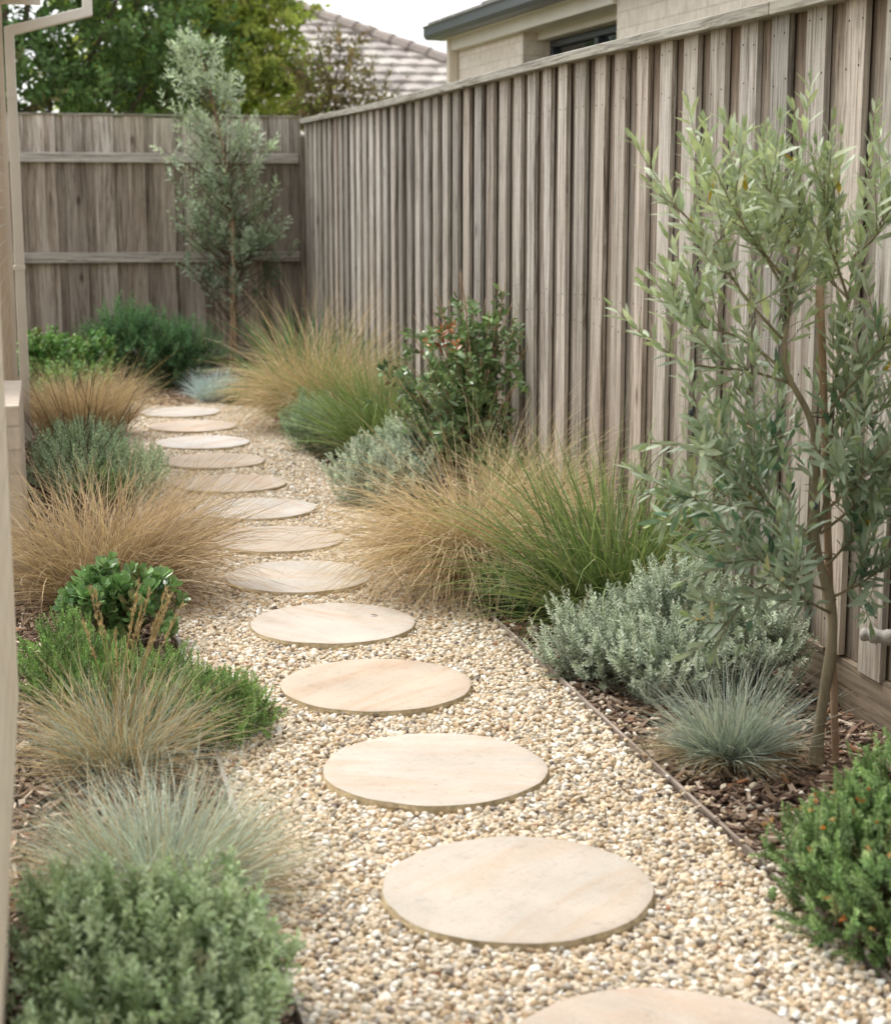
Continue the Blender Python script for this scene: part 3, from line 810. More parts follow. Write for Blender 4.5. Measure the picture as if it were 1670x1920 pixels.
# ------------------------------------------------------------------ the house on the left
def own_house():
    o = thing('house', (-0.2, 6.0, 0), 'house wall with tan bricks, cream corner and downpipe along the left edge', 'house')
    def part(name, mat, *boxes, bev=0.003, parent=None):
        B = Buf()
        for b in boxes: B.box(*b)
        return bevel(B.build(name, mat, parent or o), bev, 2)
    part('wall', M['brick'], (-2.5, 0.0, 1.15, 3.58, -0.05, 2.42), bev=0.002)
    part('brick_pier', M['pale_brick'], (-2.0, 0.122, -4.8, -2.98, 0.43, 3.2), (-2.0, 0.088, -4.8, -2.99, -0.05, 0.427), bev=0.008)
    part('brick_ledge', M['ledge_brick'], (-0.4, 0.088, 0.2, 1.12, -0.05, 0.592), bev=0.006)
    part('corner_trim', M['pale_trim'], (-0.03, 0.028, 3.583, 3.62, -0.05, 2.42))
    part('soffit', M['trim'], (-0.6, 0.20, 2.6, 3.75, 2.42, 2.44))
    part('fascia', M['trim'], (-0.02, 0.235, 3.56, 3.58, 2.355, 2.418))
    dp = Buf()
    path = [(0.062, 3.655, 0.0), (0.062, 3.655, 2.225), (0.48, 3.655, 2.335), (0.48, 3.655, 2.7)]
    # rectangular downpipe: mitred sections swept along the path
    hw, hd = 0.026, 0.034
    offs = []
    P = np.array(path)
    for i in range(len(P)):
        t0 = unit(P[i] - P[i - 1]) if i else unit(P[1] - P[0]); t1 = unit(P[i + 1] - P[i]) if i < len(P) - 1 else t0
        n0 = np.array([t0[2], 0, -t0[0]]); n1 = np.array([t1[2], 0, -t1[0]])
        mnorm = unit(n0 + n1); mnorm = mnorm / max(0.3, mnorm @ n1)
        for sx, sy in ((-1, -1), (1, -1), (1, 1), (-1, 1)):
            offs.append(P[i] + mnorm * hw * sx + np.array([0, hd * sy, 0]))
    q = [(4 * a + i, 4 * a + (i + 1) % 4, 4 * a + 4 + (i + 1) % 4, 4 * a + 4 + i) for a in range(3) for i in range(4)]
    dp.add(np.array(offs), np.ones(3), q=q)
    d = bevel(dp.build('downpipe', M['trim'], o), 0.004, 2)
    part('bracket', M['trim'], (-0.0, 0.062 + 0.030, 3.615, 3.695, 0.95, 0.975), parent=d, bev=0.002)
    part('pipe_joint', M['trim'], (0.062 - 0.0285, 0.062 + 0.0285, 3.617, 3.693, 1.87, 1.895), parent=d, bev=0.002)
own_house()

# ------------------------------------------------------------------ neighbour's house over the right fence
def neighbour():
    o = thing('house', (2.888, 12, 0), 'cream brick neighbouring house with grey gutter and dark window above the right fence', 'house', rz=radians(3.83))
    def part(name, mat, *boxes, parent=None, bev=0.004):
        B = Buf()
        for b in boxes: B.box(*b)
        return bevel(B.build(name, mat, parent or o), bev, 1)
    part('wall', M['cream_brick'], (0, 3.5, -1.46, 0, -0.05, 2.40), (0.25, 3.5, -3.05, -1.463, -0.05, 2.40), (-0.03, 3.5, -12, -3.053, -0.05, 2.62), bev=0.002)
    part('lintel', M['trim'], (0.10, 0.248, -3.05, -1.463, 2.325, 2.40))
    part('frieze_board', M['trim'], (-0.055, 0.10, -3.05, -0.02, 2.372, 2.52))
    part('downpipe', M['pale_trim'], (-0.07, -0.003, -0.12, -0.055, 0, 2.45))
    w = part('window', M['window_frame'], (0.18, 0.235, -3.05, -1.463, 2.28, 2.323), (0.18, 0.235, -3.05, -1.463, 1.25, 1.30),
             (0.18, 0.235, -1.515, -1.465, 1.302, 2.278), (0.18, 0.235, -3.05, -3.005, 1.302, 2.278), (0.175, 0.235, -2.28, -2.225, 1.302, 2.278))
    for a, b in ((-2.224, -1.517), (-3.003, -2.282)):
        g = Buf(); g.box(0.212, 0.22, a, b, 1.302, 2.278); g.build('pane', M['glass'], w)
    gt = Buf()
    prof = [(-0.10, 2.455), (-0.185, 2.455), (-0.205, 2.48), (-0.205, 2.53), (-0.215, 2.545), (-0.10, 2.545)]
    V = [(x, y, z) for y in (0.06, -12) for x, z in prof]; n = len(prof)
    gt.add(V, np.ones(3), q=[(i, (i + 1) % n, n + (i + 1) % n, n + i) for i in range(n)] + [(0, 1, 2, 3), (0, 3, 4, 5)])
    gt.build('gutter', M['gutter'], o)
    sf = Buf(); sf.box(-0.10, -0.057, -12, 0.04, 2.45, 2.52); sf.build('soffit', M['trim'], o)
    # roof courses rising from the gutter, hipped at the far end
    rf = Buf(); R = rnd(31); sl = 0.40
    tc = pal('#8e8a84', '#98938c', '#86827d')
    for k in range(11):
        x0 = -0.16 + k * 0.3; x1 = x0 + 0.32
        y0 = 0.10 - k * 0.3; z0 = 2.56 + sl * (x0 + 0.16) + 0.02; z1 = z0 - 0.02 + sl * 0.32
        ys = np.arange(y0, -12, -0.30)
        for y in ys:
            rf.add([(x0, y, z0), (x0, y - 0.295, z0), (x1, y - 0.295, z1), (x1, y, z1), (x0, y, z0 - 0.03), (x0, y - 0.295, z0 - 0.03)],
                   tc[R.integers(3)] * R.uniform(.9, 1.1), q=[(0, 1, 2, 3), (4, 5, 1, 0)])
    rf.build('roof', M['tile'], o)
neighbour()

# tiled roof of another house far behind the back fence
def far_house():
    o = thing('house', (3.0, 27, 0), 'distant house with pale grey tiled hip roof beyond the back fence', 'house')
    B = Buf(); R = rnd(32); tc = pal('#b5aca4', '#a89f98', '#bfb7ae', '#9d958f')
    sl = 0.42; ye = 23.6; row = 0.36; hip = lambda y: 4.12 + (28.92 - y) * 0.80
    ny = int((29.0 - ye) / row)
    for r in range(ny + 1):
        y0 = ye + r * row; y1 = y0 + row * 1.06
        z0 = 2.5 + sl * (y0 - 24) + 0.05; z1 = 2.5 + sl * (y1 - 24)
        x = 2.6 + (r % 2) * 0.17
        while x < hip(y0):
            xe = min(x + 0.335, hip(y0))
            xs = np.linspace(x, xe, 5); pr = 0.022 * np.sin(np.linspace(0, pi, 5)) ** 0.8
            xt = np.minimum(xs, hip(y1))
            top = np.concatenate([np.stack([xs, np.full(5, y0), z0 + pr], -1), np.stack([xt, np.full(5, y1), z1 + pr], -1), np.stack([xs, np.full(5, y0), np.full(5, z0 - 0.05)], -1)])
            q = [(i, i + 1, 6 + i, 5 + i) for i in range(4)] + [(10 + i, 11 + i, i + 1, i) for i in range(4)]
            B.add(top - [3.0, 27, 0], tc[R.integers(4)] * R.uniform(.88, 1.1), q=q)
            x += 0.34
    # the other face of the hip
    B.add(np.array([(4.12, 28.92, 4.57), (hip(ye), ye, 2.35), (hip(ye), 34, 2.35), (4.12, 34, 4.57), (2.6, 28.92, 4.57), (2.6, 34, 4.57)]) - [3.0, 27, 0], tc[1], q=[(0, 1, 2, 3), (0, 3, 5, 4)])
    roof = B.build('roof', M['tile'], o)
    K = Buf(); P = []
    for k in range(18):
        f0 = k / 18; f1 = f0 + 1 / 17.0
        a = np.array([hip(ye), ye, 2.38]); b = np.array([4.12, 28.92, 4.62])
        tubes(K, np.array([a + (b - a) * f0 - [3, 27, 0], a + (b - a) * f1 - [3, 27, 0]]), [0.12, 0.10], hexlin('#9d928a') * R.uniform(.9, 1.1), 8)
    tubes(K, np.array([(1.12, 1.92, 4.62), (-0.4, 1.92, 4.62)]), [0.11, 0.11], hexlin('#9d928a'), 8)
    K.build('ridge_capping', M['tile'], roof)
    W = Buf(); W.box(-0.2, 4.3, -2.7, 6.5, -0.1, 2.3); W.build('wall', M['cream_brick'], o)
far_house()

OLIVE=[
('trunk',[(1.726,3.5,0.003),(1.728,3.5,0.062),(1.739,3.5,0.172),(1.751,3.5,0.262),(1.752,3.5,0.346),(1.738,3.5,0.416),(1.716,3.5,0.481),(1.697,3.5,0.551),(1.698,3.5,0.657),(1.693,3.5,0.77)]),
('A',[(1.693,3.5,0.77),(1.662,3.491,0.844),(1.611,3.483,0.925),(1.594,3.474,1.002),(1.604,3.466,1.12),(1.614,3.457,1.248),(1.598,3.449,1.397),(1.581,3.44,1.503)]),
('B',[(1.697,3.5,0.551),(1.724,3.507,0.605),(1.736,3.514,0.74),(1.74,3.521,0.85),(1.757,3.529,0.971),(1.775,3.536,1.091),(1.803,3.543,1.282),(1.828,3.55,1.512)]),
('A1',[(1.606,3.5,1.0),(1.498,3.467,1.098),(1.368,3.433,1.249),(1.239,3.4,1.344)]),
('A2',[(1.619,3.5,0.923),(1.533,3.54,0.998),(1.42,3.58,1.045),(1.317,3.62,1.146)]),
('A3',[(1.635,3.5,0.903),(1.518,3.5,0.936),(1.378,3.5,0.957),(1.258,3.5,1.03)]),
('A4',[(1.615,3.5,1.095),(1.548,3.533,1.212),(1.47,3.567,1.306),(1.4,3.6,1.44)]),
('A5',[(1.635,3.5,1.224),(1.535,3.425,1.306),(1.468,3.35,1.393)]),
('A6',[(1.62,3.5,1.118),(1.464,3.4,1.249),(1.34,3.3,1.381)]),
('A7',[(1.625,3.5,1.166),(1.602,3.6,1.246),(1.577,3.7,1.343)]),
('B1',[(1.757,3.5,1.093),(1.674,3.45,1.248),(1.637,3.4,1.407)]),
('B2',[(1.766,3.5,1.188),(1.789,3.425,1.248),(1.794,3.35,1.362)]),
('B3',[(1.729,3.5,0.852),(1.753,3.4,0.946),(1.771,3.3,1.058)]),
('B4',[(1.729,3.5,0.742),(1.772,3.45,0.809),(1.834,3.4,0.885)]),
('B5',[(1.757,3.5,1.093),(1.737,3.6,1.161),(1.753,3.7,1.282)]),
('C1',[(1.697,3.5,0.551),(1.581,3.5,0.612),(1.425,3.5,0.643),(1.266,3.5,0.668)]),
('C2',[(1.635,3.5,0.591),(1.483,3.46,0.708),(1.364,3.42,0.778),(1.238,3.38,0.799)]),
('C3',[(1.581,3.5,0.612),(1.611,3.575,0.71),(1.641,3.65,0.8)]),
('C4',[(1.716,3.5,0.481),(1.621,3.55,0.5),(1.534,3.6,0.545),(1.435,3.65,0.54)]),
('C5',[(1.743,3.5,0.416),(1.621,3.46,0.469),(1.498,3.42,0.521),(1.331,3.38,0.489)]),
('C6',[(1.748,3.5,0.365),(1.597,3.35,0.446),(1.45,3.2,0.546)]),
('C7',[(1.64,3.5,0.46),(1.503,3.425,0.434),(1.399,3.35,0.336)]),
('C8',[(1.635,3.5,0.591),(1.572,3.6,0.633),(1.46,3.7,0.799)]),
('D1',[(1.713,3.5,0.556),(1.767,3.45,0.625),(1.829,3.4,0.717),(1.875,3.35,0.818)]),
('D2',[(1.72,3.5,0.606),(1.726,3.35,0.704),(1.73,3.2,0.819)]),
('D3',[(1.732,3.5,0.48),(1.784,3.45,0.563),(1.848,3.4,0.619)]),
('D4',[(1.749,3.5,0.403),(1.776,3.4,0.462),(1.798,3.3,0.543)]),
('D5',[(1.729,3.5,0.742),(1.726,3.4,0.696),(1.753,3.3,0.676)]),
]

# ------------------------------------------------------------------ plants
BROWN_STEM = hexlin('#6e5f4a')

def grass(name, loc, label, cat, seed, parts, group=None):
    """parts: list of (part name, material, kwargs for blades); first keyword groups stay one mesh each"""
    o = thing(name, loc, label, cat, group)
    for j, (pn, mat, kws) in enumerate(parts):
        R = rnd(seed + j); B = Buf()
        for kw in (kws if isinstance(kws, list) else [kws]): blades(B, R, **kw)
        B.build(pn, mat, o)
    return o

TAN = pal('#b0936a', '#bf a27a'.replace(' ', ''), '#a58a62', '#c9b189')
TAN_T = pal('#d9c7a4', '#e2d3b4', '#cfb892', '#c7ac8c', '#e0ccaa', k=1.15)
RUST = pal('#a38c6c', '#b09a7a', '#947e60', '#8c7454')
RUST_T = pal('#cbb390', '#c4aa8c', '#d8c4a4', '#ba9f84', '#d4bd98', k=1.15)
GRN = pal('#566e3c', '#617a42', '#4e663c', '#6e8448')
GRN_T = pal('#84985a', '#94a666', '#788e58', '#a8b27c')
BLUE = pal('#82958a', '#8fa196', '#75897e', '#97a89d', k=1.05) * np.array([1.1, 1.0, 0.95])
BLUE_T = pal('#bac3b6', '#a9b7ab', '#c8cdbf', '#a6b4a8', '#d3d3bf', k=1.1)
STRAW = pal('#a8926a', '#b79f74', '#94805a', '#c0aa82')
STRAW_T = pal('#cfbd98', '#c2ad86', '#dccdb0', '#b89d74')

# ---- right bed, near to far
def orange_flecks(B):
    R = rnd(302)
    p, nr = dome(R, 150, [(0, 0, 0.09, 0.25, 0.27, 0.18), (0.12, 0.10, 0.12, 0.25, 0.2, 0.18), (0.27, 0.02, 0.17, 0.2, 0.26, 0.24)], 0.88, 0.1, 0.1)
    n = len(p); k = 5
    P = np.repeat(p, k, 0); D = unit(np.repeat(nr, k, 0) * 0.7 + R.normal(0, .6, (n * k, 3)))
    leaves(B, P, D, R.normal(0, 1, (n * k, 3)), 0.0085, 0.006, np.repeat(pick(R, pal('#c98a45', '#d39a55', '#b8743a', '#c7a169', '#d8b27c'), n, .15), k, 0), 'diamond')

shrub('flowering_bush', (1.455, 2.60, 0), 'fine-leaved mid green bush with orange flecks at the right edge nearest the camera', 'bush', 301,
      [(0, 0, 0.09, 0.25, 0.29, 0.18), (0.12, 0.14, 0.12, 0.24, 0.2, 0.19), (0.27, 0.06, 0.18, 0.2, 0.28, 0.25)], 1700, (0.05, 0.10), 42, 0.0125, 0.006,
      pal('#647d4c', '#6f8a56', '#5b7446', '#7a925e', '#6c8556', k=1.65), pal('#9db07a', '#aabb88', '#8fa56e', k=1.4), M['green'], 'diamond', up=0.55, rmin=0.55,
      stem_mat=M['stem'], stem_col=hexlin('#5c5a38'), nstem=70, below=0.25, jit=0.45, extra=orange_flecks)
grass('blue_fescue', (1.545, 3.60, 0), 'spiky blue-green fescue tuft with straw skirt at the foot of the near olive tree', 'ornamental grass', 310,
      [('blue_blades', M['grass'], [dict(n=760, R0=0.055, L=(0.09, 0.31), tilt=(0.02, 1.3), droop=(0.0, 0.4), w=(0.0022, 0.0032), base_pal=BLUE * 0.8, tip_pal=BLUE_T, segs=5, out=0.9, azc=0.15),
                                    dict(n=260, R0=0.06, L=(0.10, 0.25), tilt=(0.7, 1.4), droop=(0.1, 0.6), w=(0.002, 0.003), base_pal=BLUE * 0.75, tip_pal=BLUE_T * 0.9, segs=5, out=0.95, azc=0.15)]),
       ('dry_skirt', M['dry'], [dict(n=420, R0=0.075, L=(0.12, 0.24), tilt=(1.0, 1.5), droop=(0.4, 1.2), w=(0.0014, 0.0026), base_pal=STRAW, tip_pal=STRAW_T * .85, segs=6, out=0.95, azc=0.5)])])

SILV = pal('#aeb9a6', '#b8c2ae', '#a2af9c', '#c1c9b6', '#b0bba4', k=1.12)
SILV_T = pal('#d4dccb', '#dde2d2', '#cad3c0', k=1.08)
shrub('silver_bush', (1.56, 4.23, 0), 'large silver-grey bush of tiny leaves behind the blue tuft and beside the near olive', 'bush', 320,
      [(-0.06, 0.12, 0.08, 0.21, 0.24, 0.15), (0.02, -0.10, 0.09, 0.20, 0.22, 0.15), (0.12, 0.10, 0.14, 0.20, 0.24, 0.20), (0.27, -0.12, 0.12, 0.16, 0.20, 0.18)], 1150, (0.08, 0.15), 40, 0.0155, 0.0068,
      SILV, SILV_T, M['silver'], 'diamond', up=0.7, rmin=0.45, stem_mat=M['stem'], stem_col=hexlin('#8a8a74'), nstem=90, below=0.2, jit=0.35, ang=(1.15, 0.5))

def olive_tree():
    R = rnd(330)
    o = thing('olive_tree', (1.726, 3.5, 0), 'young staked olive tree with long grey-green leaves in front of the right fence', 'olive tree')
    base = np.array([1.726, 3.5, 0])
    limbs = {k: np.array(p) - base for k, p in OLIVE}
    T = Buf(); tr = catmull(limbs['trunk'], 6); m = len(tr)
    tt = np.linspace(0, 1, m)
    rad = 0.0145 - 0.0045 * tt + 0.0015 * np.sin(tt * 26) + 0.006 * np.exp(-tt * 30)
    tubes(T, tr, rad, np.ones(3), 12)
    T.build('trunk', M['olive_bark'], o, smooth=True)
    Br, Lf, Tw = Buf(), Buf(), Buf()
    paths = []
    for k, p in limbs.items():
        if k == 'trunk': continue
        c = catmull(p, 8)
        leader = k in ('A', 'B'); r0 = 0.0085 if leader else 0.0038
        c = c + R.normal(0, 0.002, c.shape) * np.linspace(0, 1, len(c))[:, None]
        tubes(Br, c, np.linspace(r0, 0.0012, len(c)), np.ones(3), 7)
        paths.append((c, 0.45 if leader else 0.3, 6 if leader else 8, leader))
    twigs = []
    for c, st, ns, leader in paths:
        L = np.linalg.norm(np.diff(c, axis=0), axis=1).sum()
        for _ in range(ns if not leader else 9):
            f = R.uniform(0.18, 0.85); i = int(f * (len(c) - 2))
            t = unit(c[i + 1] - c[i]); d = unit(t * 0.9 + R.normal(0, 0.55, 3) + np.array([0, 0, 0.35]))
            ln = R.uniform(0.10, 0.24) * (1.15 - 0.4 * f)
            s = np.linspace(0, 1, 7)[:, None]
            q = c[i] + ln * (d * s + 0.25 * np.array([0, 0, 1]) * s ** 2)
            if (q[:, 0] + 1.726).max() > 1.985: continue
            twigs.append(q); tubes(Tw, q, np.linspace(0.0017, 0.0008, 7), np.ones(3), 4)
    P, D, Nn, L, W, C = [], [], [], [], [], []
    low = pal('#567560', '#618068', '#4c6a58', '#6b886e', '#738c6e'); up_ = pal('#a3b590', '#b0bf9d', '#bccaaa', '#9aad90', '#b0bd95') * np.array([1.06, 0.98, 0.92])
    def dress(c, f0, spacing, big):
        sl = np.concatenate([[0], np.cumsum(np.linalg.norm(np.diff(c, axis=0), axis=1))])
        s = f0 * sl[-1]; k = R.integers(0, 2)
        while s < sl[-1]:
            x = np.array([np.interp(s, sl, c[:, a]) for a in range(3)])
            x2 = np.array([np.interp(min(s + 0.01, sl[-1]), sl, c[:, a]) for a in range(3)]); x1 = np.array([np.interp(s - 0.01, sl, c[:, a]) for a in range(3)])
            t = unit(x2 - x1); u = unit(np.cross(t, [0.2, 0.1, 1.0])); v = np.cross(t, u)
            f = s / sl[-1]
            for sg in (-1, 1):
                if R.random() < 0.12: continue
                a = (k % 2) * pi / 2 + R.normal(0, 0.35)
                rd = sg * (u * math.cos(a) + v * math.sin(a))
                op = R.uniform(0.45, 1.05) * (1 - 0.4 * f ** 3)
                d = t * math.cos(op) + rd * math.sin(op) + np.array([0, 0, 0.10])
                P.append(x); D.append(d); Nn.append(t * math.sin(op) - rd * math.cos(op) + R.normal(0, 0.35, 3) + np.array([0, 0, .25]))
                sz = big * R.uniform(0.7, 1.15) * (1 - 0.35 * f ** 4)
                L.append(0.064 * sz); W.append(0.0138 * sz * R.uniform(.85, 1.25))
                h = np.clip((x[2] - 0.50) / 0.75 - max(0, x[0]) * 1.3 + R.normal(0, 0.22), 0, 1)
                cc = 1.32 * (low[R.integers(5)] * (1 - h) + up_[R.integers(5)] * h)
                if R.random() < 0.12: cc = cc * 0.5 + hexlin('#c8d0bc') * 0.5
                if f > 0.85: cc = cc * 0.5 + hexlin('#a9b886') * 0.5
                if R.random() < 0.012: cc = hexlin('#c7a83a')
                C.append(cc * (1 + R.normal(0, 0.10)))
            s += spacing * R.uniform(0.75, 1.3); k += 1
        # closing pair at the tip
        for sg in (-1, 1):
            P.append(c[-1]); t = unit(c[-1] - c[-2]); rd = unit(np.cross(t, R.normal(0, 1, 3)))
            D.append(t + 0.3 * sg * rd); Nn.append(rd * sg); L.append(0.032); W.append(0.009); C.append(hexlin('#a5b57e'))
    for c, st, ns, leader in paths: dress(c, 0.22 if not leader else 0.4, 0.022, 1.08)
    for q in twigs: dress(q, 0.12, 0.0195, 1.0)
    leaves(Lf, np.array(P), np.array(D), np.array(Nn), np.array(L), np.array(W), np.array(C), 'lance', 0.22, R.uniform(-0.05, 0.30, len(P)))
    Br.build('branches', M['olive_bark'], o, smooth=True)
    Tw.build('twigs', M['olive_bark'], o, smooth=True)
    Lf.build('leaves', M['olive'], o, smooth=True)
    for _ in range(9):
        F = Buf()
        p = P[R.integers(len(P))]
        th = np.linspace(0, pi, 7)
        pts = np.array([[0, 0, -0.009 * math.cos(a)] for a in th]) + p - [0, 0, 0.012]
        tubes(F, pts, 0.0055 * np.sin(th) + 0.0002, hexlin('#3c4650') if R.random() < .7 else hexlin('#6d7f55'), 8)
        F.build('olive', M['glossy'], o, smooth=True)
    s = thing('tree_stake', (1.788, 3.505, 0), 'thin reddish wooden stake beside the trunk of the near olive tree', 'stake')
    B = Buf(); z = np.linspace(-0.05, 1.12, 14)
    pts = np.stack([-0.088 * z / 1.1 + 0.0012 * np.sin(z * 9), 0.02 + 0.001 * np.cos(z * 7), z], -1)
    tubes(B, pts, 0.0088 + 0.0006 * np.sin(z * 14), np.ones(3), 10)
    B.build('pole', M['bamboo'], s, smooth=True)
    for zc in (0.50, 0.83):
        K = Buf()
        a = np.linspace(0, 2 * pi, 22)
        cx = -0.088 * zc / 1.1
        tx = float(np.interp(zc, tr[:, 2], tr[:, 0])) + 1.726 - 1.788
        ty = float(np.interp(zc, tr[:, 2], tr[:, 1])) - 0.005
        mx, my = (cx + tx) / 2, (0.02 + ty) / 2; hx = abs(cx - tx) / 2 + 0.012
        tubes(K, np.stack([mx + hx * np.cos(a), my + 0.016 * np.sin(a), np.full(22, zc) + .004 * np.sin(a)], -1), np.full(22, 0.0016), hexlin('#5d5a42'), 5)
        K.build('tie', M['stem'], s, smooth=True)
olive_tree()

grass('green_tussock_grass', (1.70, 4.90, 0), 'bright green upright tussock grass between the bending tan grass and the near olive', 'ornamental grass', 340,
      [('green_blades', M['grass'], [dict(n=560, R0=0.12, L=(0.42, 0.80), tilt=(0.0, 0.95), droop=(0.15, 1.1), w=(0.0062, 0.0095), base_pal=GRN * 0.72, tip_pal=GRN_T, segs=8, out=0.85, azc=0.25),
                                     dict(n=300, R0=0.13, L=(0.32, 0.56), tilt=(0.8, 1.3), droop=(0.2, 0.9), w=(0.0055, 0.0085), base_pal=GRN * 0.6, tip_pal=GRN_T * 0.9, segs=8, out=0.9, azc=0.3)]),
       ('dry_blades', M['dry'], [dict(n=160, R0=0.13, L=(0.40, 0.78), tilt=(0.0, 1.2), droop=(0.3, 1.3), w=(0.002, 0.0034), base_pal=pal('#8f9a4a', '#a8a05c'), tip_pal=STRAW_T, segs=8, out=0.85)])])

shrub('feathery_groundcover', (1.45, 5.17, 0), 'soft blue-green feathery plant low between the tan grass and the green tussock', 'plant', 350,
      [(0, 0, 0.06, 0.15, 0.17, 0.12), (0.08, -0.12, 0.05, 0.14, 0.12, 0.10)], 300, (0.07, 0.14), 36, 0.019, 0.0032,
      pal('#4f7a4c', '#5b8757', '#456e48', '#669463', k=1.5), pal('#7ea578', '#8cb085', k=1.5), M['green'], 'diamond', up=0.7, rmin=0.3, stem_mat=M['stem'], stem_col=hexlin('#5d7048'), nstem=30, ang=(0.9, 0.4), jit=0.5)

grass('tan_arching_grass', (1.43, 5.52, 0), 'big mop of bending tan grass spilling onto the gravel left of the green tussock', 'ornamental grass', 360,
      [('tan_blades', M['dry'], [dict(n=1050, R0=0.14, L=(0.42, 0.80), tilt=(0.1, 0.85), droop=(0.9, 2.1), w=(0.0028, 0.0042), base_pal=TAN * 0.9, tip_pal=TAN_T, segs=10, out=0.75, azc=0.4, power=1.2),
                                 dict(n=1250, R0=0.14, L=(0.45, 0.74), tilt=(0.3, 0.95), droop=(1.0, 2.0), w=(0.0028, 0.0041), base_pal=TAN * 0.8, tip_pal=TAN_T * 0.95, segs=10, az0=radians(222), azspread=0.65, azc=0.35, power=1.15),
                                 dict(n=150, R0=0.12, L=(0.62, 0.92), tilt=(0.0, 0.5), droop=(0.5, 1.4), w=(0.0016, 0.0026), base_pal=TAN, tip_pal=TAN_T * 1.08, segs=10, out=0.6, azc=0.5)]),
       ('green_blades', M['grass'], [dict(n=230, R0=0.13, L=(0.35, 0.6), tilt=(0.1, 0.8), droop=(0.6, 1.6), w=(0.002, 0.0032), base_pal=pal('#7a8648', '#8d9450'), tip_pal=pal('#b5a866', '#a8a05c'), segs=9, azc=0.4)])])

grass('tan_grass', (1.82, 6.05, 0), 'smaller clump of dry tan grass against the right fence behind the green tussock', 'ornamental grass', 365,
      [('tan_blades', M['dry'], [dict(n=1000, R0=0.10, L=(0.32, 0.62), tilt=(0.0, 0.7), droop=(0.5, 1.7), w=(0.0018, 0.003), base_pal=TAN * .85, tip_pal=TAN_T, segs=9, out=0.6, azc=0.4)]),
       ('green_blades', M['grass'], [dict(n=150, R0=0.10, L=(0.35, 0.62), tilt=(0.0, 0.45), droop=(0.2, 0.9), w=(0.002, 0.0032), base_pal=GRN, tip_pal=GRN_T, segs=8)])])

shrub('silver_bush', (1.45, 7.2, 0), 'smaller round silver-grey bush farther along the path in front of the dark-leaved shrub', 'bush', 370,
      [(-0.03, 0.0, 0.12, 0.26, 0.36, 0.19), (0.16, 0.15, 0.20, 0.19, 0.26, 0.20)], 800, (0.08, 0.15), 34, 0.0175, 0.0085,
      SILV * 1.1, SILV_T * 1.1, M['silver'], 'diamond', up=0.85, rmin=0.5, stem_mat=M['stem'], stem_col=hexlin('#8a8a74'), nstem=50, below=0.2, jit=0.35, ang=(1.15, 0.5))

def dark_shrub():
    R = rnd(380)
    o = thing('dark_leaved_shrub', (1.78, 7.2, 0), 'upright shrub with dark glossy leaves and a few coppery ones against the right fence', 'shrub')
    Br, Lf, Cp = Buf(), Buf(), Buf()
    tips = [(-0.32, 0, .56), (-0.28, .1, .66), (-0.24, -.1, .74), (-.14, 0, .86), (-.11, .1, .93), (-.02, -.1, .92), (.02, .1, .96), (.1, 0, .90), (.15, -.1, .93), (.2, -.15, .86), (.22, -.2, .78),
            (-.36, -.1, .45), (-.2, -.2, .55), (-.05, -.22, .70), (.05, -.2, .60), (.18, -.25, .55), (-.1, .15, .8), (0, -.05, .8), (.12, .1, .7), (-.25, .1, .4), (.22, -.1, .4), (.0, -.25, .42), (-.15, -.25, .35), (.2, -.3, .25), (.1, -.3, .3)]
    P, D, L = [], [], []
    for (x, y, z) in tips:
        for r in range(3):
            tip = np.array([x, y, z]) + R.normal(0, 0.045, 3) * (r > 0); tip[0] = min(tip[0], 0.235)
            b = np.array([0.05 + R.normal(0, .04), R.normal(0, .04), 0])
            c = catmull([b, b * 0.5 + tip * np.array([.35, .35, .55]), tip], 8)
            tubes(Br, c, np.linspace(0.0065 if r == 0 else 0.003, 0.0014, len(c)), np.ones(3), 6)
            n = int(9 + 16 * z)
            for f in np.linspace(0.38 - 0.1 * R.random(), 0.97, n):
                i = min(int(f * (len(c) - 1)), len(c) - 2)
                P.append(c[i] + (c[i + 1] - c[i]) * R.random()); D.append(unit(c[i + 1] - c[i] + R.normal(0, .12, 3))); L.append(f)
    P = np.array(P); D = np.array(D); n = len(P)
    # each node: a short twig with a rosette of leaves
    keep = R.random(n) < 0.42; P, D = P[keep], D[keep]; n = len(P)
    D2 = unit(D + R.normal(0, 0.65, (n, 3)) + [0, 0, .25])
    P2 = P.copy(); P2[:, 0] = np.minimum(P2[:, 0], 0.19); P2[:, 2] *= 0.93
    shoots(Lf, Br, R, P2, D2, R.uniform(0.03, 0.08, n), 7, 0.044, 0.0215, pal('#566a45', '#60764e', '#4d603f', '#6b8054', k=2.0), pal('#8a9c6c', '#7a9062', k=1.6), (1.1, 0.6), 'oval', 0.4, 0.2, 0.15, 0.0012, hexlin('#6b5140'), dark=.8)
    Br2 = Br.build('stems', M['bamboo'], o, smooth=True)
    Lf.build('leaves', M['glossy'], o, smooth=True)
    m = 5; pc = np.array([[-0.10, -0.12, 0.72]]) + R.normal(0, 0.05, (m, 3))
    shoots(Cp, None, R, pc, R.normal(0, .5, (m, 3)) + [0, 0, .8], np.full(m, .06), 8, 0.034, 0.016, pal('#a8643a', '#9a5a36', '#b87a48'), None, (1.1, 0.5), 'oval')
    Cp.build('coppery_leaves', M['glossy'], o, smooth=True)
dark_shrub()

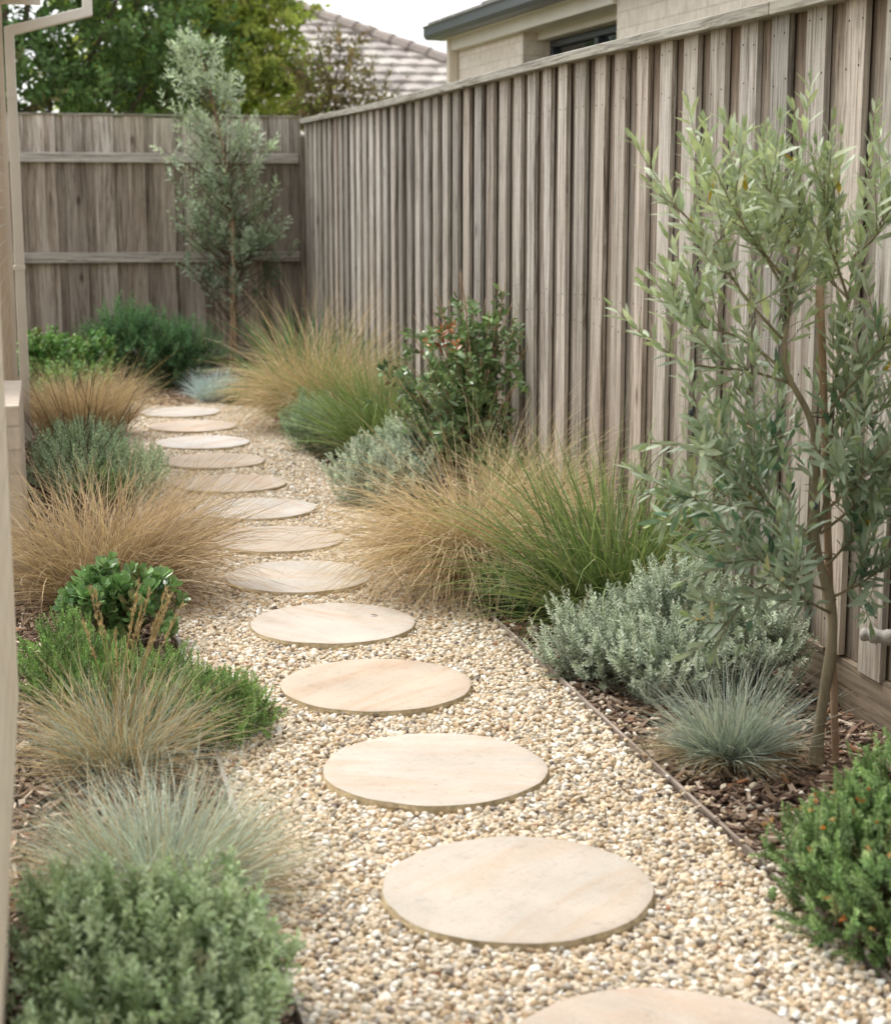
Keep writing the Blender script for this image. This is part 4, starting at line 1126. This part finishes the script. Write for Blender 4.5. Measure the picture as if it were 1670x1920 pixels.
grass('green_tussock_grass', (1.66, 8.3, 0), 'bright green grass tuft behind the smaller silver bush', 'ornamental grass', 390,
      [('green_blades', M['grass'], [dict(n=650, R0=0.13, L=(0.42, 0.76), tilt=(0.0, 0.9), droop=(0.1, 0.9), w=(0.005, 0.0085), base_pal=GRN * 1.1, tip_pal=GRN_T * 1.15, segs=7, out=0.85, azc=0.25),
                                     dict(n=220, R0=0.12, L=(0.35, 0.6), tilt=(0.5, 1.1), droop=(0.3, 0.9), w=(0.004, 0.0064), base_pal=GRN * 0.9, tip_pal=GRN_T, segs=7, az0=radians(215), azspread=0.6)]),
       ('dry_blades', M['dry'], [dict(n=60, R0=0.12, L=(0.4, 0.6), tilt=(0.2, 1.1), droop=(0.4, 1.2), w=(0.003, 0.005), base_pal=STRAW, tip_pal=STRAW_T, segs=7)])])

shrub('feathery_groundcover', (1.36, 8.85, 0), 'rounded blue-green feathery plant at the gravel edge in front of the farther green tuft', 'plant', 400,
      [(0, 0, 0.13, 0.19, 0.30, 0.20), (0.12, -0.15, 0.10, 0.16, 0.22, 0.15)], 460, (0.08, 0.15), 30, 0.022, 0.0042,
      pal('#869c80', '#92a88c', '#7a9076', '#9cb094', k=1.35), pal('#b4c4a8', '#bccbb0', k=1.3), M['green'], 'diamond', up=0.7, rmin=0.35, stem_mat=M['stem'], stem_col=hexlin('#5d7048'), nstem=30, ang=(0.9, 0.4), jit=0.5)

grass('tan_arching_grass', (1.60, 9.85, 0), 'broad mound of drooping tan grass at the far bend of the right bed', 'ornamental grass', 410,
      [('tan_blades', M['dry'], [dict(n=1500, R0=0.24, L=(0.40, 0.78), tilt=(0.05, 0.75), droop=(0.8, 2.0), w=(0.003, 0.0052), base_pal=TAN * 0.9, tip_pal=TAN_T, segs=9, out=0.75, azc=0.35, power=1.2),
                                 dict(n=1000, R0=0.20, L=(0.45, 0.78), tilt=(0.2, 0.9), droop=(1.0, 2.0), w=(0.003, 0.005), base_pal=TAN * 0.82, tip_pal=TAN_T * 0.95, segs=9, az0=radians(225), azspread=0.7, azc=0.3, power=1.15),
                                 dict(n=240, R0=0.22, L=(0.75, 1.05), tilt=(0.0, 0.45), droop=(0.3, 1.1), w=(0.003, 0.0045), base_pal=TAN, tip_pal=TAN_T * 1.05, segs=9, out=0.6, azc=0.4)]),
       ('green_blades', M['grass'], [dict(n=620, R0=0.26, L=(0.45, 0.8), tilt=(0.1, 0.9), droop=(0.4, 1.5), w=(0.003, 0.0052), base_pal=pal('#6f8446', '#5d7a3c'), tip_pal=pal('#a3a866', '#8fa05c'), segs=8, azc=0.35)])])

grass('strap_leaf_plant', (1.62, 10.9, 0), 'dark green strap-leaved plant rising behind the far tan grass', 'plant', 420,
      [('leaves', M['grass'], [dict(n=170, R0=0.16, L=(0.5, 0.85), tilt=(0.0, 0.8), droop=(0.1, 0.8), w=(0.012, 0.02), base_pal=pal('#2f5030', '#38603a'), tip_pal=pal('#4f7846', '#5f8a4e'), segs=7, out=0.85, azc=0.2)]),
       ('dry_leaves', M['dry'], [dict(n=14, R0=0.16, L=(0.6, 0.8), tilt=(0.3, 1.0), droop=(0.2, 0.8), w=(0.01, 0.016), base_pal=TAN, tip_pal=TAN_T, segs=7)])])

grass('blue_fescue', (1.075, 11.3, 0), 'small powder blue tuft at the far end between the dark bush and the tan grass', 'ornamental grass', 430,
      [('blue_blades', M['grass'], [dict(n=800, R0=0.06, L=(0.17, 0.29), tilt=(0.0, 1.3), droop=(0.0, 0.5), w=(0.003, 0.005), base_pal=pal('#8a9a9c', '#98a8a8') * 1.3, tip_pal=pal('#b8c6c6', '#abbbbd') * 1.3, segs=5, out=0.9, azc=0.15)])])
shrub('low_green_plant', (1.22, 11.15, 0), 'small patch of low green foliage right of the small powder blue tuft', 'plant', 435,
      [(0, 0, 0.04, 0.12, 0.15, 0.10)], 90, (0.05, 0.1), 18, 0.022, 0.009, pal('#4a7040', '#587f48', '#3f6238'), pal('#7d9c58'), M['green'], 'oval', up=0.7, rmin=0.3, stem_mat=M['stem'], nstem=12)

def back_olive():
    R = rnd(440)
    o = thing('olive_tree', (1.37, 13.0, 0), 'slender silvery olive tree with pointed crown before the back fence', 'olive tree')
    T = Buf(); spine = catmull([(0, 0, 0), (.01, 0, .43), (.02, 0, 1.16), (-.02, 0, 1.64), (-.09, 0, 2.03), (-.20, 0, 2.52)], 8)
    tubes(T, spine, np.linspace(0.019, 0.004, len(spine)), np.ones(3), 10)
    T.build('trunk', M['bamboo'], o, smooth=True)
    Br, Lf = Buf(), Buf()
    z = np.concatenate([R.uniform(1.0, 2.52, 160), R.uniform(0.72, 1.15, 34)])
    # half width of the crown at each height, wider on the lower right
    hw = np.interp(z, [0.35, 0.55, 0.8, 1.05, 1.4, 1.75, 2.1, 2.35, 2.6], [0.20, 0.46, 0.56, 0.44, 0.42, 0.45, 0.40, 0.25, 0.08])
    az = R.random(len(z)) * 2 * pi
    zb = np.clip(z - hw * R.uniform(0.35, 0.8, len(z)), 0.33, 2.5)
    base = np.stack([np.interp(zb, spine[:, 2], spine[:, 0]), np.interp(zb, spine[:, 2], spine[:, 1]), zb], -1)
    rr = hw * R.uniform(0.45, 1.0, len(z))
    tip = np.stack([np.interp(z, spine[:, 2], spine[:, 0]) + np.interp(z, [.5, 1.3], [.10, -.02]) + rr * np.cos(az), rr * np.sin(az) * 0.55, z], -1)
    tip[:, 1] = np.minimum(tip[:, 1], 0.28)
    t = np.linspace(0, 1, 7)[None, :, None]
    mid = base * .45 + tip * .55 - np.array([0, 0, 0.05])
    path = (1 - t) ** 2 * base[:, None] + 2 * t * (1 - t) * mid[:, None] + t ** 2 * tip[:, None]
    tubes(Br, path, np.linspace(0.0045, 0.0016, 7), np.ones(3), 4)
    Ps, Ds = [], []
    for f in (0.62, 0.82, 1.0):
        i = int(f * 6) if f < 1 else 5
        Ps.append(path[:, i] + (path[:, min(i + 1, 6)] - path[:, i]) * R.random((len(z), 1)))
        Ds.append(unit(path[:, i + 1] - path[:, i]) * 0.8 + R.normal(0, 0.5, (len(z), 3)) + [0, 0, 0.35])
    Ps = np.concatenate(Ps); Ds = np.concatenate(Ds)
    for lo, hi, P_, Tp in ((0, 0.9, pal('#55725a', '#607f65', '#4c6954', '#6d8b6e', k=1.35), pal('#a0b496', '#8fa78c', k=1.4)),
                           (0.9, 1.5, pal('#849678', '#90a284', '#788a6e', '#9cae90', k=1.6), pal('#bccab2', '#aec1a9', k=1.4)),
                           (1.5, 9, pal('#a8b89a', '#b4c2a4', '#9eae92', '#bcc8ac', k=1.5), pal('#d4dcc0', '#dde3ca', '#c8d2b4', k=1.3))):
        s = (Ps[:, 2] >= lo) & (Ps[:, 2] < hi)
        shoots(Lf, Br, R, Ps[s], Ds[s], R.uniform(0.09, 0.18, s.sum()), 12, 0.052, 0.0150, P_, Tp, (0.95, 0.45), 'lance', 0.5, 0.2, 0.15, 0.0014, hexlin('#7d7660'), dark=.8)
    Br.build('branches', M['bark'], o, smooth=True)
    Lf.build('leaves', M['olive'], o, smooth=True)
    s = thing('tree_stake', (1.395, 12.96, 0), 'slim pale stake beside the trunk of the back olive tree', 'stake')
    B = Buf(); tubes(B, np.array([(0.01, 0, -.05), (0, 0, .5), (0.005, 0, 1.25)]), [.013, .013, .012], np.ones(3), 10)
    B.build('pole', M['bamboo'], s, smooth=True)
back_olive()

shrub('dark_green_bush', (0.70, 12.45, 0), 'rounded dark green needle-leaved bush in the far left corner before the back fence', 'bush', 450,
      [(0, 0, 0.24, 0.44, 0.40, 0.37), (-0.18, 0.05, 0.30, 0.30, 0.3, 0.32), (0.24, -0.05, 0.18, 0.30, 0.34, 0.30)], 1000, (0.14, 0.28), 26, 0.036, 0.007,
      pal('#54794f', '#5e8658', '#4b6f4a', '#699164', k=1.2), pal('#80a46f', '#8db27c', k=1.2), M['green'], 'diamond', up=0.55, rmin=0.5, stem_mat=M['stem'], stem_col=hexlin('#4f5038'), nstem=60, below=0.25, ang=(0.85, 0.4), jit=0.4, lump_noise=.18)

# ---- left bed, near to far
shrub('sage_bush', (0.10, 2.42, 0), 'soft sage green bush with rounded leaves filling the bottom left corner', 'bush', 500,
      [(0.02, 0.06, 0.09, 0.22, 0.22, 0.18), (-0.10, 0.16, 0.10, 0.13, 0.18, 0.17), (0.10, 0.18, 0.09, 0.14, 0.18, 0.165), (0.0, -0.18, 0.08, 0.24, 0.2, 0.16)], 900, (0.07, 0.14), 24, 0.0185, 0.0092,
      pal('#90a586', '#9cb090', '#849a7c', '#a8ba9a', '#96aa8b', k=1.6) * np.array([1.06, 1.0, 0.9]), pal('#c4d0b2', '#cdd8ba', '#b8c8a8', k=1.45), M['green'], 'oval', up=0.4, rmin=0.4, stem_mat=M['stem'], stem_col=hexlin('#7d8a5c'), nstem=60, below=0.25, ang=(1.2, 0.6), jit=0.6, fold=.3)

grass('blue_fescue', (0.165, 3.06, 0), 'wide fountain of pale blue-grey fescue directly behind the sage bush', 'ornamental grass', 510,
      [('blue_blades', M['grass'], [dict(n=1700, R0=0.09, L=(0.13, 0.34), tilt=(0.10, 1.35), droop=(0.05, 0.55), w=(0.0020, 0.0033), base_pal=BLUE * 1.1, tip_pal=BLUE_T * 1.2, segs=6, out=0.9, azc=0.2)]),
       ('dry_blades', M['dry'], [dict(n=900, R0=0.12, L=(0.16, 0.38), tilt=(0.2, 1.5), droop=(0.1, 0.8), w=(0.0016, 0.0026), base_pal=STRAW, tip_pal=STRAW_T, segs=6, out=0.9, azc=0.3)])])

def seeded_fescue():
    o = grass('blue_fescue', (0.125, 3.86, 0), 'straw-coloured blue fescue with upright seed heads below the jade-like bush', 'ornamental grass', 520,
      [('blue_blades', M['grass'], [dict(n=750, R0=0.08, L=(0.12, 0.30), tilt=(0.08, 1.3), droop=(0.1, 0.8), w=(0.0018, 0.0029), base_pal=BLUE * 0.85, tip_pal=BLUE_T * 0.92, segs=6, out=0.88, azc=0.3)]),
       ('straw_blades', M['dry'], [dict(n=950, R0=0.11, L=(0.14, 0.36), tilt=(0.05, 1.35), droop=(0.2, 1.2), w=(0.0016, 0.0028), base_pal=STRAW, tip_pal=STRAW_T, segs=7, out=0.88, azc=0.35)])])
    R = rnd(525)
    for k in range(13):
        a = R.random() * 6.28; t = R.uniform(0.02, 0.32); L = R.uniform(0.34, 0.46)
        d = np.array([math.cos(a) * math.sin(t), math.sin(a) * math.sin(t) * .6, math.cos(t)])
        c = catmull([np.zeros(3), d * L * 0.5, d * L + np.array([math.cos(a) * .03, 0, -0.01])], 6)
        B = Buf(); tubes(B, c, np.linspace(0.0014, 0.0009, len(c)), hexlin('#b9a57c'), 5)
        n = 60; f = R.uniform(0.72, 1.0, n); i = f * (len(c) - 1)
        P = np.stack([np.interp(i, np.arange(len(c)), c[:, q]) for q in range(3)], -1)
        leaves(B, P, d + R.normal(0, .28, (n, 3)), R.normal(0, 1, (n, 3)), 0.014 * R.uniform(.7, 1.2, n), 0.0032, pick(R, pal('#c9b48a', '#b59c72', '#d6c49e'), n), 'diamond')
        B.build('seed_head', M['dry'], o)
seeded_fescue()

GC = pal('#6b8a48', '#779652', '#607e42', '#84a05c', k=1.2)
GCT = pal('#9abb70', '#a8c67e', '#8cb266')
shrub('green_groundcover', (0.16, 4.18, 0), 'low bright green ferny groundcover creeping over the gravel from below the jade-like bush', 'groundcover', 530,
      [(0.10, -0.04, 0.04, 0.27, 0.24, 0.12), (-0.14, 0.18, 0.07, 0.17, 0.28, 0.17), (0.20, -0.14, 0.03, 0.17, 0.20, 0.13), (0, 0.08, 0.06, 0.22, 0.24, 0.14)], 1500, (0.05, 0.10), 34, 0.0125, 0.0045,
      GC, GCT, M['green'], 'diamond', up=0.8, rmin=0.2, stem_mat=M['stem'], stem_col=hexlin('#6d7f48'), nstem=50, below=0.05, ang=(1.0, 0.45), jit=0.5)

def jade_bush():
    R = rnd(540)
    o = thing('jade_plant', (0.165, 4.97, 0), 'compact bush of thick rounded glossy leaves in front of the left brown grass', 'bush')
    LB, SB = Buf(), Buf()
    lumps = [(0.0, 0, 0.13, 0.15, 0.17, 0.125), (-0.02, 0, 0.17, 0.10, 0.11, 0.10), (0.085, -0.02, 0.12, 0.11, 0.14, 0.11), (-0.085, 0.0, 0.12, 0.10, 0.13, 0.11)]
    p, nr = dome(R, 135, lumps, 0.72, 0.3, 0.08)
    D = unit(nr + [0, 0, .55] + R.normal(0, .25, p.shape))
    shoots(LB, SB, R, p - D * 0.04, D, R.uniform(0.04, 0.06, len(p)), 11, 0.040, 0.0235, pal('#5a7848', '#648450', '#526f46', '#708f58', k=1.4), pal('#94ae74', '#86a268', k=1.4), (1.35, 0.5), 'obov', 0.3, 0.18, -0.15, 0.003, hexlin('#6d6a4a'), start=0.3, dark=.75)
    m = 8; t = np.linspace(0, 1, m)[None, :, None]; b = np.concatenate([R.normal(0, .03, (60, 2)), np.zeros((60, 1))], 1); e = (p - D * 0.04)[:60]
    tubes(SB, b[:, None] * (1 - t) + e[:, None] * t + np.array([0, 0, .03]) * t * (1 - t) * 4, np.linspace(.006, .003, m), hexlin('#6d6a4a'), 5)
    LB.build('leaves', M['glossy'], o, smooth=True); SB.build('stems', M['stem'], o, smooth=True)
jade_bush()

grass('brown_grass', (0.14, 5.62, 0), 'large shaggy rust-brown grass clump on the left reaching toward the stepping stones', 'ornamental grass', 550,
      [('brown_blades', M['dry'], [dict(n=1050, R0=0.16, L=(0.32, 0.62), tilt=(0.0, 0.95), droop=(0.2, 1.6), w=(0.003, 0.0048), base_pal=RUST * 0.85, tip_pal=RUST_T, segs=9, out=0.8, azc=0.6),
                                   dict(n=480, R0=0.14, L=(0.45, 0.78), tilt=(0.45, 1.1), droop=(0.4, 1.3), w=(0.0026, 0.0038), base_pal=RUST * 0.9, tip_pal=RUST_T, segs=10, az0=radians(-10), azspread=0.45, azc=0.3),
                                   dict(n=600, R0=0.15, L=(0.3, 0.55), tilt=(0.9, 1.45), droop=(0.3, 1.1), w=(0.0018, 0.003), base_pal=RUST * 0.7, tip_pal=RUST_T * 0.9, segs=8, out=0.9)]),
       ('straw_blades', M['dry'], [dict(n=330, R0=0.15, L=(0.4, 0.68), tilt=(0.0, 0.9), droop=(0.4, 1.6), w=(0.0018, 0.0028), base_pal=STRAW, tip_pal=STRAW_T, segs=10, out=0.8, azc=0.5)]),
       ('dark_blades', M['dry'], [dict(n=60, R0=0.12, L=(0.6, 0.85), tilt=(0.6, 1.05), droop=(0.2, 0.7), w=(0.0016, 0.0024), base_pal=pal('#6b5540', '#5c4a38'), tip_pal=pal('#7d6650', '#5c4a3a'), segs=9, az0=radians(5), azspread=0.35)])])

def grey_shrub():
    o = shrub('grey_green_shrub', (0.12, 7.75, 0), 'grey-green shrub with thin dark twigs behind the left brown grass', 'shrub', 560,
      [(0.0, 0, 0.12, 0.28, 0.5, 0.20), (0.24, -0.05, 0.09, 0.18, 0.4, 0.15), (0.02, 0.3, 0.14, 0.26, 0.4, 0.18)], 760, (0.10, 0.18), 26, 0.020, 0.0080,
      pal('#7d8d72', '#8a997e', '#728268', '#98a58a', k=2.5), pal('#9fb49b', '#aabda5', k=1.45), M['silver'], 'diamond', up=0.8, rmin=0.4, stem_mat=M['stem'], stem_col=hexlin('#6f6a54'), nstem=50, below=0.15, jit=0.4)
    R = rnd(565); B = Buf()
    for k in range(34):
        a = R.random() * 6.28; t = R.uniform(0.15, 0.9); L = R.uniform(0.35, 0.6)
        d = np.array([math.cos(a) * math.sin(t), math.sin(a) * math.sin(t), math.cos(t)])
        c = catmull([R.normal(0, .05, 3) * [1, 1, 0], d * L * .55 + R.normal(0, .03, 3), d * L + R.normal(0, .04, 3)], 5)
        tubes(B, c, np.linspace(.002, .0012, len(c)), hexlin('#5c4a3c'), 4)
    B.build('bare_twigs', M['stem'], o)
    G = Buf(); p, nr = dome(R, 70, [(0.05, -0.35, 0.04, 0.12, 0.15, 0.10)], 0.3, 0.1)
    shoots(G, None, R, p, nr + [0, 0, .6], np.full(70, .07), 14, 0.024, 0.009, GC, GCT, (1.0, .45), 'oval')
    G.build('green_shoots', M['green'], o)
grey_shrub()

grass('tan_grass', (0.16, 9.75, 0), 'rusty tan grass clump on the left near the brick ledge, far along the path', 'ornamental grass', 570,
      [('tan_blades', M['dry'], [dict(n=1500, R0=0.22, L=(0.28, 0.50), tilt=(0.0, 0.75), droop=(0.2, 1.0), w=(0.003, 0.005), base_pal=RUST * .95, tip_pal=RUST_T, segs=7, out=0.8, azc=0.3),
                                 dict(n=260, R0=0.2, L=(0.35, 0.65), tilt=(0.3, 1.0), droop=(0.3, 1.0), w=(0.003, 0.0045), base_pal=STRAW, tip_pal=STRAW_T, segs=7, az0=radians(0), azspread=0.6)]),
       ('seed_stalks', M['dry'], [dict(n=60, R0=0.2, L=(0.5, 0.72), tilt=(0.1, 0.9), droop=(0.1, 0.6), w=(0.003, 0.0045), base_pal=pal('#7d8a55'), tip_pal=pal('#a8a06a', '#c0b080'), segs=7)])])

shrub('leafy_green_shrub', (0.06, 11.9, 0), 'light green broad-leaved shrub by the downpipe at the far left', 'shrub', 580,
      [(0.0, 0, 0.22, 0.26, 0.35, 0.24), (0.22, 0.1, 0.20, 0.22, 0.3, 0.22), (-0.15, -0.2, 0.2, 0.15, 0.3, 0.26)], 380, (0.10, 0.2), 14, 0.042, 0.024,
      pal('#5a8a3e', '#68984a', '#4d7a38', '#79a556', k=.9), pal('#9bbd6e', '#a9c77c', k=.85), M['green'], 'oval', up=0.7, rmin=0.4, stem_mat=M['stem'], stem_col=hexlin('#6d7048'), nstem=40, below=0.15, jit=0.4)
shrub('leafy_green_shrub', (0.16, 10.9, 0), 'lower light green shrub between the rusty tan clump and the downpipe', 'shrub', 585,
      [(0.0, 0, 0.12, 0.26, 0.36, 0.20)], 170, (0.10, 0.2), 14, 0.040, 0.022,
      pal('#5a8a3e', '#68984a', '#4d7a38', '#79a556', k=.9), pal('#9bbd6e', '#a9c77c', k=.85), M['green'], 'oval', up=0.7, rmin=0.4, stem_mat=M['stem'], stem_col=hexlin('#6d7048'), nstem=30, below=0.15, jit=0.4)

# ------------------------------------------------------------------ trees beyond the back fence
def big_tree(name, loc, label, seed, height, trunk_r, clumps, nsh, ll, lw, Pal, Tip, K=12, Ls=(0.25, 0.5), dens_drop=0.0, mat='far', limb_col=None):
    R = rnd(seed); o = thing(name, loc, label, 'tree', 'trees beyond the back fence')
    T, Lb, Lf = Buf(), Buf(), Buf()
    sp = catmull([(0, 0, -0.1), (R.normal(0, .08), R.normal(0, .08), height * .3), (R.normal(0, .15), 0, height * .6), (R.normal(0, .2), 0, height * .92)], 8)
    tubes(T, sp, np.linspace(trunk_r, trunk_r * .18, len(sp)), np.ones(3), 10)
    T.build('trunk', M['bark'], o, smooth=True)
    w = np.array([c[3] ** 2 for c in clumps]); w = w / w.sum()
    for (cx, cy, cz, r, fl), ww in zip(clumps, w):
        zb = max(0.2, cz - 0.9 * r - abs(cx) * .5); b = np.array([np.interp(zb, sp[:, 2], sp[:, 0]), np.interp(zb, sp[:, 2], sp[:, 1]), zb])
        c = catmull([b, b * .4 + np.array([cx, cy, cz - r * .2]) * .6 - [0, 0, .1], (cx, cy, cz + .3 * r)], 6)
        tubes(Lb, c, np.linspace(trunk_r * .42, trunk_r * .10, len(c)), np.ones(3), 6)
        n = int(nsh * ww)
        p, nr = dome(R, n, [(cx, cy, cz, r, r * fl, r * .85)], 0.45, 0.35, .25)
        D = unit(nr + R.normal(0, .5, p.shape) + [0, 0, .15])
        shade = (0.62 + 0.5 * np.clip((p[:, 2] - cz) / r * .5 + .5, 0, 1))
        for s in range(3):
            q = (np.arange(n) % 3) == s
            if q.sum() == 0: continue
            shoots(Lf, Lb, R, p[q] - D[q] * .1, D[q], R.uniform(Ls[0], Ls[1], q.sum()), K, ll, lw, Pal[s::3] if len(Pal) >= 6 else Pal, Tip, (1.1, .5), 'oval', .1, .15, .2, .004, hexlin('#5a4f3e'), dark=.85)
    Lb.build('limbs', M['bark'], o, smooth=True)
    Lf.build('crown', M[mat], o)
    return o

DG = pal('#50653a', '#5a7042', '#465a36', '#647a4a', '#708552', '#52663c', k=1.8)
big_tree('leafy_tree', (-0.2, 17.2, 0), 'dense dark green tree beyond the back fence by the house gutter', 600, 5.2, 0.14,
         [(-0.5, 0, 2.6, .85, .8), (0.35, 0.1, 2.25, .75, .8), (1.0, .2, 2.3, .7, .8), (0.2, .3, 3.45, .8, .8), (-0.7, .1, 3.7, .8, .8), (1.05, .2, 3.2, .65, .8), (0.2, .2, 4.4, .9, .8), (-1.5, 0, 3, .9, .8), (1.5, .5, 2.7, .7, .7)], 1500, .085, .042, DG, pal('#5f8a50', '#709a5c', '#86a86a', k=1.35), K=13)
YG = pal('#74803e', '#838f48', '#969e52', '#667338', '#a6a85c', '#7b853e', k=2.1)
big_tree('leafy_tree', (1.75, 18.6, 0), 'yellow-green tree standing beyond the back fence behind the olive', 610, 5.6, 0.15,
         [(0.0, 0, 2.6, .85, .8), (-0.75, 0, 3.3, .8, .8), (0.65, 0, 2.5, .62, .8), (0.2, .1, 3.7, .85, .8), (-0.4, 0, 4.5, .9, .8), (0.72, .1, 3.25, .5, .8), (0.6, .2, 4.35, .55, .8), (-1.0, .4, 2.4, .7, .8), (-.2, .5, 2.1, .8, .8)], 2100, .085, .045, YG, pal('#9fae58', '#b3b862', '#c0b060', '#8fa550', k=1.35), K=13)
RB = pal('#7a7048', '#86784f', '#6b6a42', '#94805a', '#7d6a4a', '#8a8252', k=1.2)
big_tree('sparse_tree', (3.05, 17.6, 0), 'thin airy olive-brown tree in front of the distant tiled roof', 620, 3.2, 0.05,
         [(0, 0, 2.15, .45, .8), (-.25, 0, 2.5, .35, .8), (.28, 0, 2.35, .36, .8), (.0, 0, 2.85, .30, .8), (.35, 0, 2.05, .3, .8), (-.35, 0, 2.05, .3, .8)], 260, .060, .030, RB, pal('#a89868', '#9aa060'), K=9, Ls=(.15, .35))

# ------------------------------------------------------------------ fallen leaves
def fallen_leaf(x, y, z, rz, L, col, label, group=None, curl=0.35, wf=0.45):
    R = rnd(int(abs(x * 1000 + y * 77)))
    B = Buf()
    th = R.normal(0, .2, 1)
    leaves(B, np.array([[-L / 2, 0, 0.003]]), np.array([[1.0, 0, 0.18]]), np.array([[0, .15, 1.0]]), L, L * wf, hexlin(col)[None], 'lance', .5, curl)
    o = B.build('fallen_leaf', M['dry'], smooth=True, loc=(x, y, z)); o.rotation_euler = (R.normal(0, .2), R.normal(0, .2), rz)
    return tag(o, label, 'leaf', group)
fallen_leaf(0.968, 5.095, 0.019, 0.3, 0.030, '#4d4034', 'dark curled dry leaf lying on the fifth nearest stepping stone', wf=.25)
for (x, y, rz, c) in ((0.50, 3.13, .4, '#a8613a'), (0.46, 3.02, 2.1, '#9a6a48'), (1.22, 2.86, 1.2, '#8f5a3a'), (0.47, 4.72, .2, '#b0713f'), (0.52, 4.63, 2.6, '#a5683c'), (0.55, 2.55, .9, '#7d4f38'), (0.95, 3.28, 2.2, '#6f5240')):
    fallen_leaf(x, y, 0.008, rz, 0.019, c, 'small rust-brown dry leaf fallen on the gravel', 'dry leaves scattered on the gravel')

# ------------------------------------------------------------------ light, sky, camera
SUN_EL, SUN_AZ = radians(64), radians(322)     # azimuth from +Y clockwise: high on the left, a little beyond the garden
w = bpy.data.worlds.new('World'); S.world = w; w.use_nodes = True
nt = w.node_tree; nt.nodes.clear(); N = NT(nt)
sky = N.n('ShaderNodeTexSky', sky_type='NISHITA'); sky.sun_disc = False
sky.sun_elevation = SUN_EL; sky.sun_rotation = SUN_AZ; sky.air_density = 1.0; sky.dust_density = 3.0; sky.ozone_density = 1.0
hs = N.n('ShaderNodeHueSaturation'); hs.inputs['Saturation'].default_value = 0.22; hs.inputs['Value'].default_value = 2.25
N.l(sky.outputs[0], hs.inputs['Color'])
bg = N.n('ShaderNodeBackground'); bg.inputs[1].default_value = 0.15
N.l(N.mix(1.0, hs.outputs[0], (1.0, 0.995, 0.985), 'MULTIPLY'), bg.inputs[0])
wo = N.n('ShaderNodeOutputWorld'); N.l(bg.outputs[0], wo.inputs[0])

sl = bpy.data.lights.new('sun', 'SUN'); sl.energy = 1.9; sl.angle = radians(16); sl.color = (1.0, 0.985, 0.955)
so = bpy.data.objects.new('sun', sl); COL.objects.link(so)
from mathutils import Vector
d = Vector((math.sin(SUN_AZ) * math.cos(SUN_EL), math.cos(SUN_AZ) * math.cos(SUN_EL), math.sin(SUN_EL)))
so.rotation_euler = d.to_track_quat('Z', 'Y').to_euler(); so.location = (0, 0, 8)

cam = bpy.data.cameras.new('camera'); co = bpy.data.objects.new('camera', cam); COL.objects.link(co)
co.location = (0, 0, 1.3)
co.rotation_euler = (radians(90 - 10.345), 0, radians(-13.267))
cam.sensor_fit = 'HORIZONTAL'; cam.sensor_width = 24.0; cam.lens = 24.0 * 3150 / 1670
cam.clip_start = 0.05; cam.clip_end = 600
cam.dof.use_dof = True; cam.dof.focus_distance = 5.0; cam.dof.aperture_fstop = 3.5
S.camera = co

S.view_settings.view_transform = 'Standard'; S.view_settings.look = 'None'
S.view_settings.exposure = 0; S.view_settings.gamma = 1
try:
    S.cycles.use_denoising = True
    S.cycles.max_bounces = 6; S.cycles.caustics_reflective = False; S.cycles.caustics_refractive = False; S.cycles.transparent_max_bounces = 4
except Exception: pass
